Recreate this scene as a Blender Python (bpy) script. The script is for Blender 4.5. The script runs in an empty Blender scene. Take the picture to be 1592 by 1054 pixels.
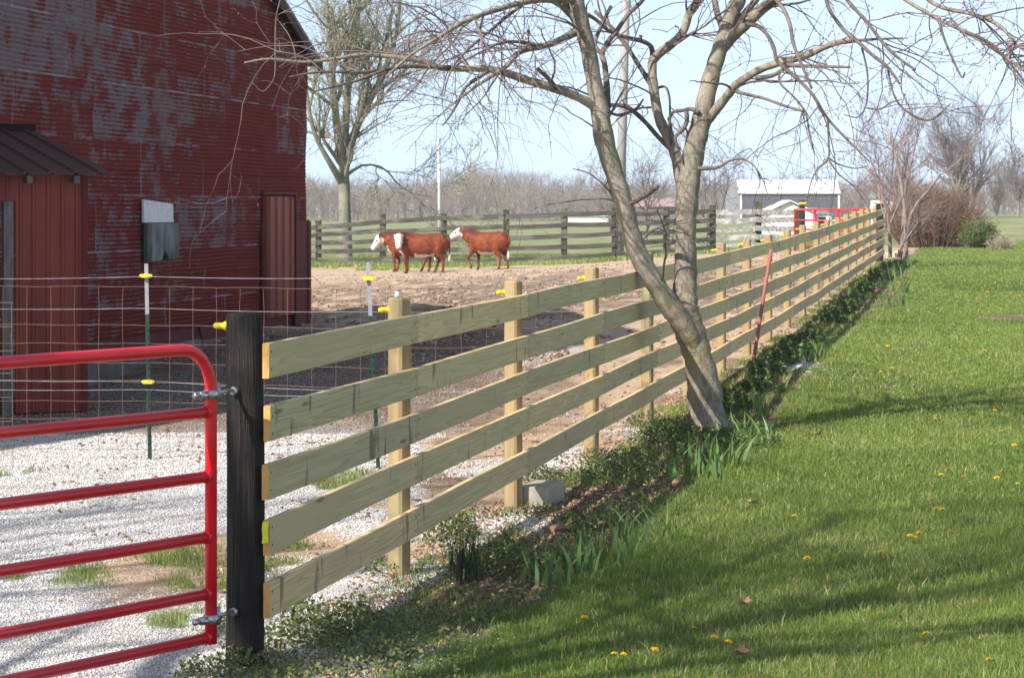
import bpy, math, random
import numpy as np
from mathutils import Vector, Matrix
rng = np.random.default_rng(7)
random.seed(7)
C = bpy.context.scene.collection
FPX, HC, HY = 3640.0, 1.82, 325.0
def P(px, py, d):
    return Vector(((px-796)/FPX*d, d, HC-(py-HY)/FPX*d))
U = (0.2067, 0.9784)                       # direction of the board fence on the ground
TH = math.atan2(U[1], U[0])
OX, OY = -0.955, 9.31
def fence_x(Y): return OX + 0.2113*(Y-OY)
# ------------------------------------------------------------------ terrain
_FY = [-80,20,24,31,36,41,47,55,75,110,200,350,900,4000]
_FZ = [0,0,.10,.16,.26,.38,.47,.55,.63,.78,1.15,1.0,0.4,0.4]
def sstep(a,b,x):
    t = np.clip((x-a)/(b-a),0,1); return t*t*(3-2*t)
def _hash(i,j,k):
    n = (i*374761393 + j*668265263 + k*2147483647) & 0xffffffff
    n = ((n ^ (n>>13))*1274126177) & 0xffffffff
    return ((n ^ (n>>16)) & 0xffff)/65535.0
def vnoise(x,y,k=0):
    xi=np.floor(x).astype(np.int64); yi=np.floor(y).astype(np.int64)
    fx=x-xi; fy=y-yi; fx=fx*fx*(3-2*fx); fy=fy*fy*(3-2*fy)
    a=_hash(xi,yi,k);b=_hash(xi+1,yi,k);c=_hash(xi,yi+1,k);d=_hash(xi+1,yi+1,k)
    return a+(b-a)*fx+(c-a)*fy+(a-b-c+d)*fx*fy
def fbm(x,y,k=0,o=4):
    s=0;a=.5
    for i in range(o):
        s=s+a*vnoise(x*2**i,y*2**i,k+i*17); a*=.5
    return s/(1-.5**o)
def gz(X,Y):
    X=np.asarray(X,float);Y=np.asarray(Y,float)
    s = X-fence_x(Y)
    w = sstep(-15,-1,s)
    z = np.interp(Y,_FY,_FZ)*np.where(Y<130,w,np.maximum(w,0)*1.0)
    z = z - .28*np.exp(-((X+5.2)/1.6)**2-((Y-26.5)/3.2)**2)
    lot = sstep(.2,-.8,s)*sstep(85,70,Y)
    rough = sstep(24,34,Y)*sstep(66,60,Y)
    z = z + lot*(.02+.07*rough)*(fbm(X*1.3,Y*.9,3)-.5)*2*np.where(Y<26,.8,1)
    z = z + lot*rough*.05*(fbm(X*5,Y*4,9)-.5)
    z = z + (1-lot)*.04*(fbm(X*.5,Y*.35,5)-.5)*sstep(120,60,Y)
    return z
def gz1(x,y): return float(gz(x,y))
# ------------------------------------------------------------------ mesh helpers
def tag(o,label=None,cat=None,group=None,kind=None):
    if label: o['label']=label
    if cat: o['category']=cat
    if group: o['group']=group
    if kind: o['kind']=kind
    return o
def thing(name,label,cat,loc=(0,0,0),rz=0,group=None):
    o=bpy.data.objects.new(name,None); C.objects.link(o)
    o.empty_display_size=.2
    o.location=loc; o.rotation_euler=(0,0,rz)
    return tag(o,label,cat,group)
def link(name,me,mats,parent=None,smooth=False):
    if not isinstance(mats,(list,tuple)): mats=[mats]
    for m in mats: me.materials.append(m)
    if smooth: me.polygons.foreach_set('use_smooth',[True]*len(me.polygons))
    o=bpy.data.objects.new(name,me); C.objects.link(o)
    if parent: o.parent=parent
    return o
def to_local(V,parent):
    if parent is None: return V
    V=np.asarray(V,float)-np.array(parent.location)
    a=-parent.rotation_euler[2]; c,s=math.cos(a),math.sin(a)
    return np.stack([V[:,0]*c-V[:,1]*s,V[:,0]*s+V[:,1]*c,V[:,2]],1)
def npmesh(name,V,F,mats,parent=None,smooth=False,world=True,attr=None,uv=None):
    """V (n,3), F list of (m,k) int arrays"""
    V=np.asarray(V,float)
    if world: V=to_local(V,parent)
    if not isinstance(F,list): F=[F]
    F=[np.asarray(f,np.int32) for f in F if len(f)]
    me=bpy.data.meshes.new(name)
    me.vertices.add(len(V)); me.vertices.foreach_set('co',V.astype(np.float32).ravel())
    tot=sum(f.size for f in F); npol=sum(len(f) for f in F)
    me.loops.add(tot); me.loops.foreach_set('vertex_index',np.concatenate([f.ravel() for f in F]))
    me.polygons.add(npol)
    sizes=np.concatenate([np.full(len(f),f.shape[1]) for f in F])
    st=np.concatenate([[0],np.cumsum(sizes)[:-1]])
    me.polygons.foreach_set('loop_start',st.astype(np.int32))
    me.update(calc_edges=True)
    if attr:
        for k,a in attr.items():
            if a.ndim==1:
                at=me.attributes.new(k,'FLOAT','POINT'); at.data.foreach_set('value',a.astype(np.float32))
            else:
                at=me.attributes.new(k,'FLOAT_COLOR','POINT'); at.data.foreach_set('color',a.astype(np.float32).ravel())
    return link(name,me,mats,parent,smooth)
class MB:
    def __init__(s): s.v=[]; s.f=[]; s.m=[]
    def add(s,V,F,mi=0):
        b=len(s.v); s.v.extend([tuple(p) for p in V]); s.f.extend([tuple(b+i for i in f) for f in F]); s.m.extend([mi]*len(F)); return s
    def box(s,x0,x1,y0,y1,z0,z1,mi=0):
        V=[(x,y,z) for z in (z0,z1) for y in (y0,y1) for x in (x0,x1)]
        return s.add(V,[(0,2,3,1),(4,5,7,6),(0,1,5,4),(2,6,7,3),(0,4,6,2),(1,3,7,5)],mi)
    def prism(s,poly,axis,a0,a1,mi=0):
        """poly in the two other axes (in order), extruded along axis"""
        n=len(poly)
        def mk(p,a):
            if axis==0: return (a,p[0],p[1])
            if axis==1: return (p[0],a,p[1])
            return (p[0],p[1],a)
        V=[mk(p,a0) for p in poly]+[mk(p,a1) for p in poly]
        F=[(i,(i+1)%n,n+(i+1)%n,n+i) for i in range(n)]+[tuple(range(n))[::-1],tuple(range(n,2*n))]
        return s.add(V,F,mi)
    def tube(s,pts,r,n=8,caps=True,mi=0,ell=None):
        pts=[Vector(p) for p in pts]
        if not isinstance(r,(list,tuple)): r=[r]*len(pts)
        T=[]
        for i in range(len(pts)):
            a=pts[max(i-1,0)];b=pts[min(i+1,len(pts)-1)]; T.append((b-a).normalized())
        up=Vector((0,0,1)) if abs(T[0].z)<.9 else Vector((1,0,0))
        N=(up-T[0]*up.dot(T[0])).normalized()
        V=[]
        for i,p in enumerate(pts):
            N=(N-T[i]*N.dot(T[i])).normalized(); B=T[i].cross(N)
            for k in range(n):
                a=2*math.pi*k/n
                e=1 if ell is None else ell
                V.append(p+N*math.cos(a)*r[i]+B*math.sin(a)*r[i]*e)
        F=[]
        for i in range(len(pts)-1):
            for k in range(n):
                F.append((i*n+k,i*n+(k+1)%n,(i+1)*n+(k+1)%n,(i+1)*n+k))
        if caps:
            F.append(tuple(range(n))[::-1]); F.append(tuple(range((len(pts)-1)*n,len(pts)*n)))
        return s.add(V,F,mi)
    def build(s,name,mats,parent=None,smooth=False,world=False,bevel=0):
        V=np.array(s.v)
        if world: V=to_local(V,parent)
        me=bpy.data.meshes.new(name); me.from_pydata([tuple(v) for v in V],[],s.f); me.update()
        o=link(name,me,mats,parent,smooth)
        if any(s.m): me.polygons.foreach_set('material_index',s.m)
        if bevel:
            md=o.modifiers.new('bevel','BEVEL'); md.width=bevel; md.segments=1; md.limit_method='ANGLE'
        return o
def smooth_by_angle(o):
    me=o.data
    me.polygons.foreach_set('use_smooth',[True]*len(me.polygons))
    try: me.set_sharp_from_angle(angle=math.radians(40))
    except Exception: pass
# batch tubes
def batch_tubes(Pn,Rn,n=3):
    """Pn (N,K,3), Rn (N,K)"""
    N,K,_=Pn.shape
    T=np.empty_like(Pn); T[:,1:-1]=Pn[:,2:]-Pn[:,:-2]; T[:,0]=Pn[:,1]-Pn[:,0]; T[:,-1]=Pn[:,-1]-Pn[:,-2]
    T/=np.linalg.norm(T,axis=2,keepdims=True)+1e-9
    ref=np.tile(np.array([.3,.1,1.0]),(N,1)); m=np.abs(T[:,0,2])>.85; ref[m]=[1,.2,.1]
    ref=ref[:,None,:]-T*np.sum(T*ref[:,None,:],2,keepdims=True)
    A=ref/(np.linalg.norm(ref,axis=2,keepdims=True)+1e-9); B=np.cross(T,A)
    ang=np.arange(n)*2*np.pi/n
    V=Pn[:,:,None,:]+Rn[:,:,None,None]*(A[:,:,None,:]*np.cos(ang)[None,None,:,None]+B[:,:,None,:]*np.sin(ang)[None,None,:,None])
    V=V.reshape(-1,3)
    i=np.arange(N)[:,None,None]*K*n; k=np.arange(K-1)[None,:,None]*n; a=np.arange(n)[None,None,:]; a2=(a+1)%n
    F=np.stack([i+k+a,i+k+a2,i+k+n+a2,i+k+n+a],-1).reshape(-1,4)
    return V,F
def join(parts):
    Vs=[];Fs=[];b=0
    for V,F in parts:
        Vs.append(V);Fs.append(F+b);b+=len(V)
    return np.concatenate(Vs),np.concatenate(Fs)
def resample(pts,rad,K):
    pts=np.array([tuple(p) for p in pts],float); rad=np.array(rad,float)
    n=len(pts); t=np.arange(n); tt=np.linspace(0,n-1,K)
    # Catmull-Rom
    out=[];i=np.minimum(tt.astype(int),n-2); f=(tt-i)[:,None]
    p0=pts[np.maximum(i-1,0)];p1=pts[i];p2=pts[i+1];p3=pts[np.minimum(i+2,n-1)]
    o=.5*((2*p1)+(-p0+p2)*f+(2*p0-5*p1+4*p2-p3)*f*f+(-p0+3*p1-3*p2+p3)*f**3)
    return o,np.interp(tt,t,rad)
def unit(v): return v/(np.linalg.norm(v,axis=-1,keepdims=True)+1e-9)
def kids(Pn,Rn,n,u=(.3,1),L=(.5,1),ang=(30,60),up=0.0,wig=.2,curve=0,rs=.6,rmax=1,K=6,taper=.25,out=None,rr=rng,rmin=0):
    N,Kp,_=Pn.shape
    ln=np.sum(np.linalg.norm(np.diff(Pn,axis=1),axis=2),1)
    idx=rr.choice(N,n,p=ln/ln.sum())
    uu=rr.uniform(u[0],u[1],n)*(Kp-1); i=np.minimum(uu.astype(int),Kp-2); f=(uu-i)[:,None]
    p=Pn[idx,i]*(1-f)+Pn[idx,i+1]*f; T=unit(Pn[idx,i+1]-Pn[idx,i])
    r0=np.clip((Rn[idx,i]*(1-f[:,0])+Rn[idx,i+1]*f[:,0])*rs,rmin,rmax)
    rd=unit(rr.normal(size=(n,3))); perp=unit(np.cross(T,rd))
    a=np.radians(rr.uniform(ang[0],ang[1],n))[:,None]
    d=T*np.cos(a)+perp*np.sin(a)
    if out is not None: d=d+out*unit((p-np.array(out_c))*np.array([1,1,.3]))
    d[:,2]+=up; d=unit(d)
    l=rr.uniform(L[0],L[1],n)
    st=(l/(K-1))[:,None]; pts=[p]
    for k in range(K-1):
        p=p+d*st; pts.append(p)
        d=d+rr.normal(size=(n,3))*wig; d[:,2]+=curve; d=unit(d)
    Q=np.stack(pts,1); R=r0[:,None]*np.linspace(1,taper,K)[None,:]
    return Q,R
out_c=(0,0,0)
def leafquads(pts,size,rr=rng,aspect=.6,droop=None):
    n=len(pts); a=unit(rr.normal(size=(n,3))); b=unit(np.cross(a,rr.normal(size=(n,3))))
    if np.isscalar(size): size=np.full(n,size)
    s=(size*rr.uniform(.6,1.3,n))[:,None]; 
    V=np.stack([pts-a*s*.5,pts+b*s*aspect*.5,pts+a*s*.5,pts-b*s*aspect*.5],1).reshape(-1,3)
    F=np.arange(4*n).reshape(-1,4); return V,F
def budtets(pts,size,rr=rng):
    n=len(pts); s=(size*rr.uniform(.6,1.4,n))[:,None,None]
    base=np.array([[0,0,1.2],[.9,0,-.4],[-.5,.8,-.4],[-.5,-.8,-.4]])
    V=(pts[:,None,:]+base[None]*s).reshape(-1,3); i=np.arange(n)[:,None]*4
    F=np.concatenate([i+np.array([0,1,2]),i+np.array([0,2,3]),i+np.array([0,3,1]),i+np.array([1,3,2])],0)
    return V,F
# ------------------------------------------------------------------ materials
class NT:
    def __init__(s,name):
        s.m=bpy.data.materials.new(name); s.m.use_nodes=True; s.t=s.m.node_tree; s.b=s.t.nodes['Principled BSDF']
        s.b.inputs['Specular IOR Level'].default_value=.25
    def n(s,ty,**kw):
        nd=s.t.nodes.new(ty)
        for k,v in kw.items():
            if k.startswith('_'): setattr(nd,k[1:],v)
            else: nd.inputs[k.replace('__',' ')].default_value=v
        return nd
    def l(s,a,b): s.t.links.new(a,b)
    def coord(s,kind='Object',scale=(1,1,1),rnd=False):
        tc=s.n('ShaderNodeTexCoord'); mp=s.n('ShaderNodeMapping'); mp.inputs['Scale'].default_value=scale
        s.l(tc.outputs[kind],mp.inputs['Vector'])
        if rnd:
            oi=s.n('ShaderNodeObjectInfo'); mu=s.n('ShaderNodeMath',_operation='MULTIPLY'); mu.inputs[1].default_value=57.3
            s.l(oi.outputs['Random'],mu.inputs[0]); cb=s.n('ShaderNodeCombineXYZ')
            for a in 'XYZ': s.l(mu.outputs[0],cb.inputs[a])
            s.l(cb.outputs[0],mp.inputs['Location'])
        return mp.outputs[0]
    def noise(s,vec,scale,detail=4,rough=.6,dist=0):
        nd=s.n('ShaderNodeTexNoise',Scale=scale,Detail=detail,Roughness=rough,Distortion=dist); s.l(vec,nd.inputs['Vector']); return nd.outputs['Fac']
    def ramp(s,fac,a,b,ca=(0,0,0),cb=(1,1,1)):
        r=s.n('ShaderNodeValToRGB'); r.color_ramp.elements[0].position=a; r.color_ramp.elements[1].position=b
        r.color_ramp.elements[0].color=(*ca,1); r.color_ramp.elements[1].color=(*cb,1); s.l(fac,r.inputs[0]); return r.outputs[0]
    def mix(s,fac,a,b,mode='MIX'):
        m=s.n('ShaderNodeMix',_data_type='RGBA',_blend_type=mode)
        for i,v in ((0,fac),(6,a),(7,b)):
            if isinstance(v,(int,float)): m.inputs[i].default_value=v
            elif isinstance(v,tuple): m.inputs[i].default_value=(*v,1)
            else: s.l(v,m.inputs[i])
        return m.outputs[2]
    def math(s,op,a,b=None,clamp=False):
        m=s.n('ShaderNodeMath',_operation=op); m.use_clamp=clamp
        for i,v in enumerate((a,b)):
            if v is None: continue
            if isinstance(v,(int,float)): m.inputs[i].default_value=v
            else: s.l(v,m.inputs[i])
        return m.outputs[0]
    def attr(s,name):
        a=s.n('ShaderNodeAttribute'); a.attribute_name=name; return a
    def color(s,c):
        if isinstance(c,tuple): s.b.inputs['Base Color'].default_value=(*c,1)
        else: s.l(c,s.b.inputs['Base Color'])
    def rough(s,r):
        if isinstance(r,(int,float)): s.b.inputs['Roughness'].default_value=r
        else: s.l(r,s.b.inputs['Roughness'])
    def bump(s,h,strength=.5,dist=.01):
        b=s.n('ShaderNodeBump',Strength=strength,Distance=dist); s.l(h,b.inputs['Height']); s.l(b.outputs[0],s.b.inputs['Normal'])
def simple(name,c1,c2,scale=5,rough=.8,bump=.3,bd=.005,kind='Object',stretch=(1,1,1),rnd=False,lo=.35,hi=.65,c3=None,metal=0):
    t=NT(name); v=t.coord(kind,stretch,rnd); f=t.noise(v,scale,5); c=t.mix(t.ramp(f,lo,hi),c1,c2)
    if c3: c=t.mix(t.ramp(t.noise(v,scale*.31,3),.5,.62),c,c3)
    t.color(c); t.rough(rough); t.b.inputs['Metallic'].default_value=metal
    if bump: t.bump(t.noise(v,scale*3,4),bump,bd)
    return t.m
def mat_ground():
    t=NT('ground'); v=t.coord()
    A=t.attr('zone'); sp=t.n('ShaderNodeSeparateColor'); t.l(A.outputs['Color'],sp.inputs[0])
    B=t.attr('zone2'); sp2=t.n('ShaderNodeSeparateColor'); t.l(B.outputs['Color'],sp2.inputs[0])
    n1=t.noise(v,3,6,.65); n2=t.noise(v,22,5,.7); n3=t.noise(v,90,3,.7); nb=t.noise(v,.6,3)
    vo=t.n('ShaderNodeTexVoronoi',Scale=60.0); t.l(v,vo.inputs['Vector'])
    vs=t.n('ShaderNodeSeparateColor'); t.l(vo.outputs['Color'],vs.inputs[0])
    # sandy tan dirt
    dirt=t.mix(t.ramp(n1,.35,.7),(.45,.315,.20),(.57,.44,.325)); dirt=t.mix(t.ramp(n2,.54,.78),dirt,(.30,.19,.11)); dirt=t.mix(t.ramp(n3,.6,.8),dirt,(.6,.5,.4))
    gravel=t.mix(vs.outputs[0],(.43,.42,.40),(.64,.63,.615)); gravel=t.mix(t.ramp(n2,.58,.78),gravel,(.30,.22,.16)); gravel=t.mix(t.ramp(vo.outputs['Distance'],.5,.85),gravel,(.40,.36,.33))
    mud=t.mix(t.ramp(n1,.3,.7),(.17,.118,.085),(.36,.27,.20)); mud=t.mix(t.ramp(n2,.45,.62),mud,(.10,.065,.045))
    lawn=t.mix(t.ramp(n2,.35,.7),(.10,.15,.03),(.19,.26,.06)); lawn=t.mix(t.ramp(n1,.60,.8),lawn,(.28,.25,.12))
    far=t.mix(t.ramp(n1,.3,.7),(.13,.185,.055),(.18,.235,.08)); far=t.mix(t.ramp(nb,.42,.6),far,(.33,.30,.18))
    bed=t.mix(t.ramp(n2,.4,.65),(.10,.065,.04),(.24,.17,.12)); bed=t.mix(t.ramp(n3,.62,.75),bed,(.48,.42,.36))
    c=t.mix(sp.outputs[0],dirt,gravel); c=t.mix(sp.outputs[1],c,mud); c=t.mix(sp2.outputs[1],c,bed); c=t.mix(sp.outputs[2],c,lawn); c=t.mix(sp2.outputs[0],c,far)
    t.color(c); t.rough(.95)
    h=t.math('ADD',t.math('MULTIPLY',n2,1.0),t.math('MULTIPLY',n3,.5)); h=t.math('SUBTRACT',h,t.math('MULTIPLY',vo.outputs['Distance'],.5)); t.bump(h,.8,.03)
    t.b.inputs['Specular IOR Level'].default_value=.05
    return t.m
def mat_board():
    t=NT('treated_board'); v=t.coord('Object',(1,1,1),True)
    st=t.coord('Object',(.33,6,13),True)
    d=t.noise(st,1.4,2,.5,.35); w=t.math('FRACT',t.math('MULTIPLY',d,9)); ring=t.ramp(w,.1,.95)
    fine=t.noise(t.coord('Object',(3,60,90),True),1.5,4,.7)
    c=t.mix(ring,(.70,.55,.31),(.48,.365,.185))
    c=t.mix(t.ramp(fine,.45,.75),c,(.68,.54,.30))
    pl=t.noise(v,.9,2); c=t.mix(t.ramp(pl,.45,.7),c,(.56,.44,.25))
    # dark sap drips and knots
    k=t.noise(t.coord('Object',(11,4,2.6),True),1.0,2,.5); c=t.mix(t.math('MULTIPLY',t.ramp(k,.655,.72),.7),c,(.12,.10,.06))
    vo=t.n('ShaderNodeTexVoronoi',Scale=1.0); t.l(t.coord('Object',(1.3,7,8),True),vo.inputs['Vector'])
    kn=t.ramp(vo.outputs['Distance'],.05,.11,(1,1,1),(0,0,0)); c=t.mix(t.math('MULTIPLY',kn,.7),c,(.14,.10,.05))
    oi=t.n('ShaderNodeObjectInfo'); c=t.mix(t.ramp(oi.outputs['Random'],0,1,(.84,.86,.86),(1.12,1.08,1.0)),c,c) if False else t.mix(1.0,c,t.ramp(oi.outputs['Random'],0,1,(.84,.86,.88),(1.15,1.10,1.0)),'MULTIPLY')
    t.color(c); t.rough(.75); t.bump(t.math('ADD',fine,t.math('MULTIPLY',ring,.4)),.35,.003)
    return t.m
def mat_post():
    t=NT('treated_post'); f=t.noise(t.coord('Object',(30,30,1.5),True),1.2,4,.6); g=t.noise(t.coord('Object',(3,3,1.2),True),1,2)
    c=t.mix(t.ramp(f,.3,.7),(.39,.285,.15),(.27,.19,.09)); c=t.mix(t.ramp(g,.5,.7),c,(.30,.27,.15))
    t.color(c); t.rough(.8); t.bump(f,.4,.004); return t.m
def mat_corrugated():
    t=NT('painted_corrugated'); v=t.coord('Object')
    br=t.n('ShaderNodeTexBrick',Scale=1.0); br.inputs['Brick Width'].default_value=2.3; br.inputs['Row Height'].default_value=.66; br.inputs['Mortar Size'].default_value=.012
    br.inputs['Color1'].default_value=(0,0,0,1); br.inputs['Color2'].default_value=(1,1,1,1); br.inputs['Mortar'].default_value=(.5,.5,.5,1)
    br.offset=.37
    # brick uses x,y : map wall x,z
    tc=t.n('ShaderNodeTexCoord'); sx=t.n('ShaderNodeSeparateXYZ'); t.l(tc.outputs['Object'],sx.inputs[0]); cb=t.n('ShaderNodeCombineXYZ')
    t.l(sx.outputs['X'],cb.inputs['X']); t.l(sx.outputs['Z'],cb.inputs['Y']); t.l(cb.outputs[0],br.inputs['Vector'])
    sheet=br.outputs['Color']; ss=t.n('ShaderNodeSeparateColor'); t.l(sheet,ss.inputs[0])
    big=t.noise(v,.55,3,.6); mid=t.noise(t.coord('Object',(1,1,1.3)),2.4,5,.65); fi=t.noise(v,14,5,.75)
    ph=t.math('SINE',t.math('MULTIPLY',sx.outputs['Z'],2*math.pi/.052))
    # peel amount grows toward the near end of the wall
    ramp=t.math('MULTIPLY',t.math('SUBTRACT',sx.outputs['X'],6),.009)
    p=t.math('ADD',t.math('ADD',t.math('MULTIPLY',mid,.75),t.math('MULTIPLY',big,.45)),ramp)
    tl=t.n('ShaderNodeMapRange'); tl.inputs[1].default_value=6; tl.inputs[2].default_value=9.5; tl.inputs[4].default_value=.085; t.l(sx.outputs['X'],tl.inputs[0]); tz=t.n('ShaderNodeMapRange'); tz.inputs[1].default_value=2.6; tz.inputs[2].default_value=3.6; t.l(sx.outputs['Z'],tz.inputs[0]); p=t.math('ADD',p,t.math('MULTIPLY',tl.outputs[0],tz.outputs[0]))
    p=t.math('ADD',p,t.math('MULTIPLY',fi,.16)); p=t.math('ADD',p,t.math('MULTIPLY',ph,.05)); p=t.math('ADD',p,t.math('MULTIPLY',ss.outputs[0],.22))
    peel=t.ramp(p,.815,.90)
    red=t.mix(t.ramp(mid,.3,.7),(.185,.020,.014),(.12,.013,.010)); red=t.mix(t.math('MULTIPLY',ss.outputs[0],.5),red,(.14,.026,.018))
    gal=t.mix(t.ramp(fi,.3,.7),(.145,.14,.155),(.235,.23,.25)); gal=t.mix(t.ramp(big,.56,.68),gal,(.21,.15,.11))
    c=t.mix(t.math('MULTIPLY',peel,.62),red,gal)
    edge=t.math('MULTIPLY',br.outputs['Fac'],t.ramp(t.noise(v,1.7,3),.42,.6)); c=t.mix(t.math('MULTIPLY',edge,.7),c,(.28,.29,.34))
    t.color(c); t.rough(.75); t.b.inputs['Specular IOR Level'].default_value=.08; t.bump(fi,.25,.004); return t.m
def mat_bark(name,c1,c2,c3=None,lich=None,scale=1,zlich=None):
    t=NT(name); v=t.coord('Object',(20*scale,20*scale,5.5*scale)); f=t.noise(v,1.6,7,.7,.5); g=t.noise(t.coord(),5*scale,4)
    c=t.mix(t.ramp(f,.38,.62),c1,c2)
    if c3: c=t.mix(t.ramp(g,.5,.62),c,c3)
    ln=t.noise(t.coord('Object',(12*scale,12*scale,60*scale)),1.3,3,.6); c=t.mix(t.math('MULTIPLY',t.ramp(ln,.58,.70),.6),c,c2)
    pt=t.noise(t.coord(),2.1*scale,4,.6); c=t.mix(t.math('MULTIPLY',t.ramp(pt,.5,.65),.5),c,tuple(x*1.45 for x in c1))
    if lich:
        l=t.ramp(t.noise(t.coord(),26,5,.75),.54,.58)
        if zlich:
            tc=t.n('ShaderNodeTexCoord'); sx=t.n('ShaderNodeSeparateXYZ'); t.l(tc.outputs['Object'],sx.inputs[0])
            m=t.n('ShaderNodeMapRange'); m.inputs[1].default_value=zlich[0]; m.inputs[2].default_value=zlich[1]; t.l(sx.outputs['Z'],m.inputs[0])
            m2=t.n('ShaderNodeMapRange'); m2.inputs[1].default_value=zlich[3]; m2.inputs[2].default_value=zlich[2]; t.l(sx.outputs['Z'],m2.inputs[0])
            l=t.math('MULTIPLY',l,t.math('MULTIPLY',m.outputs[0],m2.outputs[0]))
        c=t.mix(l,c,lich)
    t.color(c); t.rough(.9); t.b.inputs['Specular IOR Level'].default_value=.1; t.bump(t.math('ADD',f,t.math('MULTIPLY',ln,.4)),.8,.014); return t.m
def mat_leaf(name,use_attr=True,c=(.1,.15,.04),trans=.35,rough=.5,spec=.3):
    t=NT(name)
    if use_attr:
        a=t.attr('col'); col=a.outputs['Color']
    else:
        f=t.noise(t.coord('Object'),4,3); col=t.mix(t.ramp(f,.3,.7),c,tuple(x*1.5 for x in c))
    t.color(col); t.rough(rough); t.b.inputs['Specular IOR Level'].default_value=spec
    tr=t.n('ShaderNodeBsdfTranslucent'); t.l(col,tr.inputs[0]) 
    mx=t.n('ShaderNodeMixShader'); mx.inputs[0].default_value=trans
    t.l(t.b.outputs[0],mx.inputs[1]); t.l(tr.outputs[0],mx.inputs[2]); t.l(mx.outputs[0],t.t.nodes['Material Output'].inputs['Surface'])
    return t.m
m_ground=mat_ground(); m_board=mat_board(); m_post=mat_post(); m_corr=mat_corrugated()
m_endgrain=simple('fresh_end_grain',(.62,.36,.11),(.50,.28,.09),60,.8,.2,.002); m_nail=simple('nail_head',(.10,.095,.09),(.06,.055,.05),50,.5,0)
m_blackpost=simple('creosoted_wood',(.014,.011,.010),(.062,.052,.047),2.6,.8,1.0,.03,stretch=(26,26,1.1),lo=.35,hi=.72,c3=(.03,.024,.02))
m_red=simple('red_gate_paint',(.76,.009,.022),(.66,.007,.018),3,.28,.03,.002); 
m_red.node_tree.nodes['Principled BSDF'].inputs['Specular IOR Level'].default_value=.5
_t=m_red.node_tree; _n=NT.__new__(NT); _n.m=m_red; _n.t=_t; _n.b=_t.nodes['Principled BSDF']
_src=_n.b.inputs['Base Color'].links[0].from_socket; _v=_n.coord(); _sc=_n.ramp(_n.noise(_n.coord('Object',(6,40,40)),3.0,5,.8),.70,.73); _du=_n.ramp(_n.noise(_v,2.2,4,.6),.45,.7)
_n.color(_n.mix(_n.math('MULTIPLY',_sc,.5),_n.mix(_n.math('MULTIPLY',_du,.22),_src,(.50,.10,.09)),(.5,.33,.3))); _n.rough(_n.math('ADD',_n.math('MULTIPLY',_n.noise(_v,9,3),.25),.2))
m_zinc=simple('zinc_metal',(.55,.55,.56),(.35,.35,.36),30,.35,.1,.002,metal=.9)
m_yellow=simple('yellow_plastic',(.78,.62,.03),(.70,.55,.03),20,.4,.05,.002)
m_posttop=simple('dull_white_enamel',(.30,.30,.32),(.22,.22,.24),12,.5,.1,.002)
m_white=simple('white_paint',(.74,.74,.72),(.6,.6,.58),12,.5,.1,.002)
m_green=simple('green_enamel',(.012,.04,.026),(.02,.05,.035),10,.5,.1,.002)
m_rust=simple('rusty_wire',(.24,.15,.11),(.17,.10,.07),20,.7,.1,.001)
m_wire=simple('galvanised_wire',(.48,.48,.48),(.25,.25,.25),9,.4,.05,.001,metal=.3)
m_oldwood=simple('weathered_plank',(.095,.087,.07),(.045,.042,.034),1.3,.9,.6,.006,stretch=(1.2,9,9),rnd=True,c3=(.14,.135,.11))
m_graywood=simple('grey_lichened_plank',(.30,.29,.27),(.15,.145,.13),1.6,.9,.6,.006,stretch=(2.2,9,9),rnd=True,c3=(.40,.39,.36))
m_greenpost=simple('mossy_post',(.075,.075,.05),(.035,.035,.022),9,.9,.6,.006,rnd=True,c3=(.13,.13,.08))
m_ribred=simple('ribbed_red_steel',(.235,.05,.036),(.17,.033,.025),1.1,.5,.1,.003,stretch=(4,4,.7),c3=(.27,.065,.035))
m_darkred=simple('dark_red_board',(.15,.02,.018),(.10,.015,.013),3,.7,.3,.004)
m_roofdark=simple('dark_brown_steel_roof',(.085,.035,.032),(.06,.026,.025),2,.45,.1,.003)
m_concrete=simple('old_concrete',(.19,.18,.165),(.10,.095,.085),3,.9,.5,.01)
m_block=simple('concrete_block',(.40,.365,.27),(.29,.265,.20),14,.9,.5,.006)
m_dark=simple('dark_interior',(.01,.009,.008),(.016,.014,.013),3,.9,0)
m_trimgrey=simple('grey_timber',(.20,.18,.165),(.12,.11,.1),6,.85,.3,.004,stretch=(4,4,1))
m_barkmain=mat_bark('redbud_bark',(.315,.265,.21),(.145,.12,.095),(.25,.235,.165),lich=(.36,.25,.05),zlich=(.3,.6,1.05,1.3))
m_barkbacklit=mat_bark('backlit_branch_bark',(.17,.14,.12),(.10,.08,.07))  # darker than the trunk bark: backlit shade painted into the branch colour
m_twig=simple('redbud_twig',(.21,.165,.145),(.115,.085,.075),6,.85,0)
m_bud=simple('magenta_bud',(.44,.14,.25),(.30,.10,.17),9,.6,0)
m_barkback=mat_bark('maple_bark',(.25,.23,.185),(.13,.12,.09),(.22,.225,.15),scale=.5)
m_barkfar=simple('far_bark',(.26,.215,.19),(.17,.14,.12),3,.9,0)
m_bush=simple('brown_brush',(.27,.17,.115),(.19,.125,.09),2,.9,0)
m_pole=simple('grey_utility_pole',(.36,.34,.32),(.25,.235,.22),2,.85,.2,.004,stretch=(6,6,.6))
m_grass=mat_leaf('grass_blade',spec=.25,trans=.45)
m_ivy=mat_leaf('bed_leaf',spec=.3,trans=.3)
m_iris=mat_leaf('iris_leaf',spec=.4,trans=.35)
m_leafback=mat_leaf('young_leaf',spec=.2,trans=.5)
m_stone=NT('stone'); _a=m_stone.attr('col'); m_stone.color(_a.outputs['Color']); m_stone.rough(.9); m_stone=m_stone.m
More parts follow.
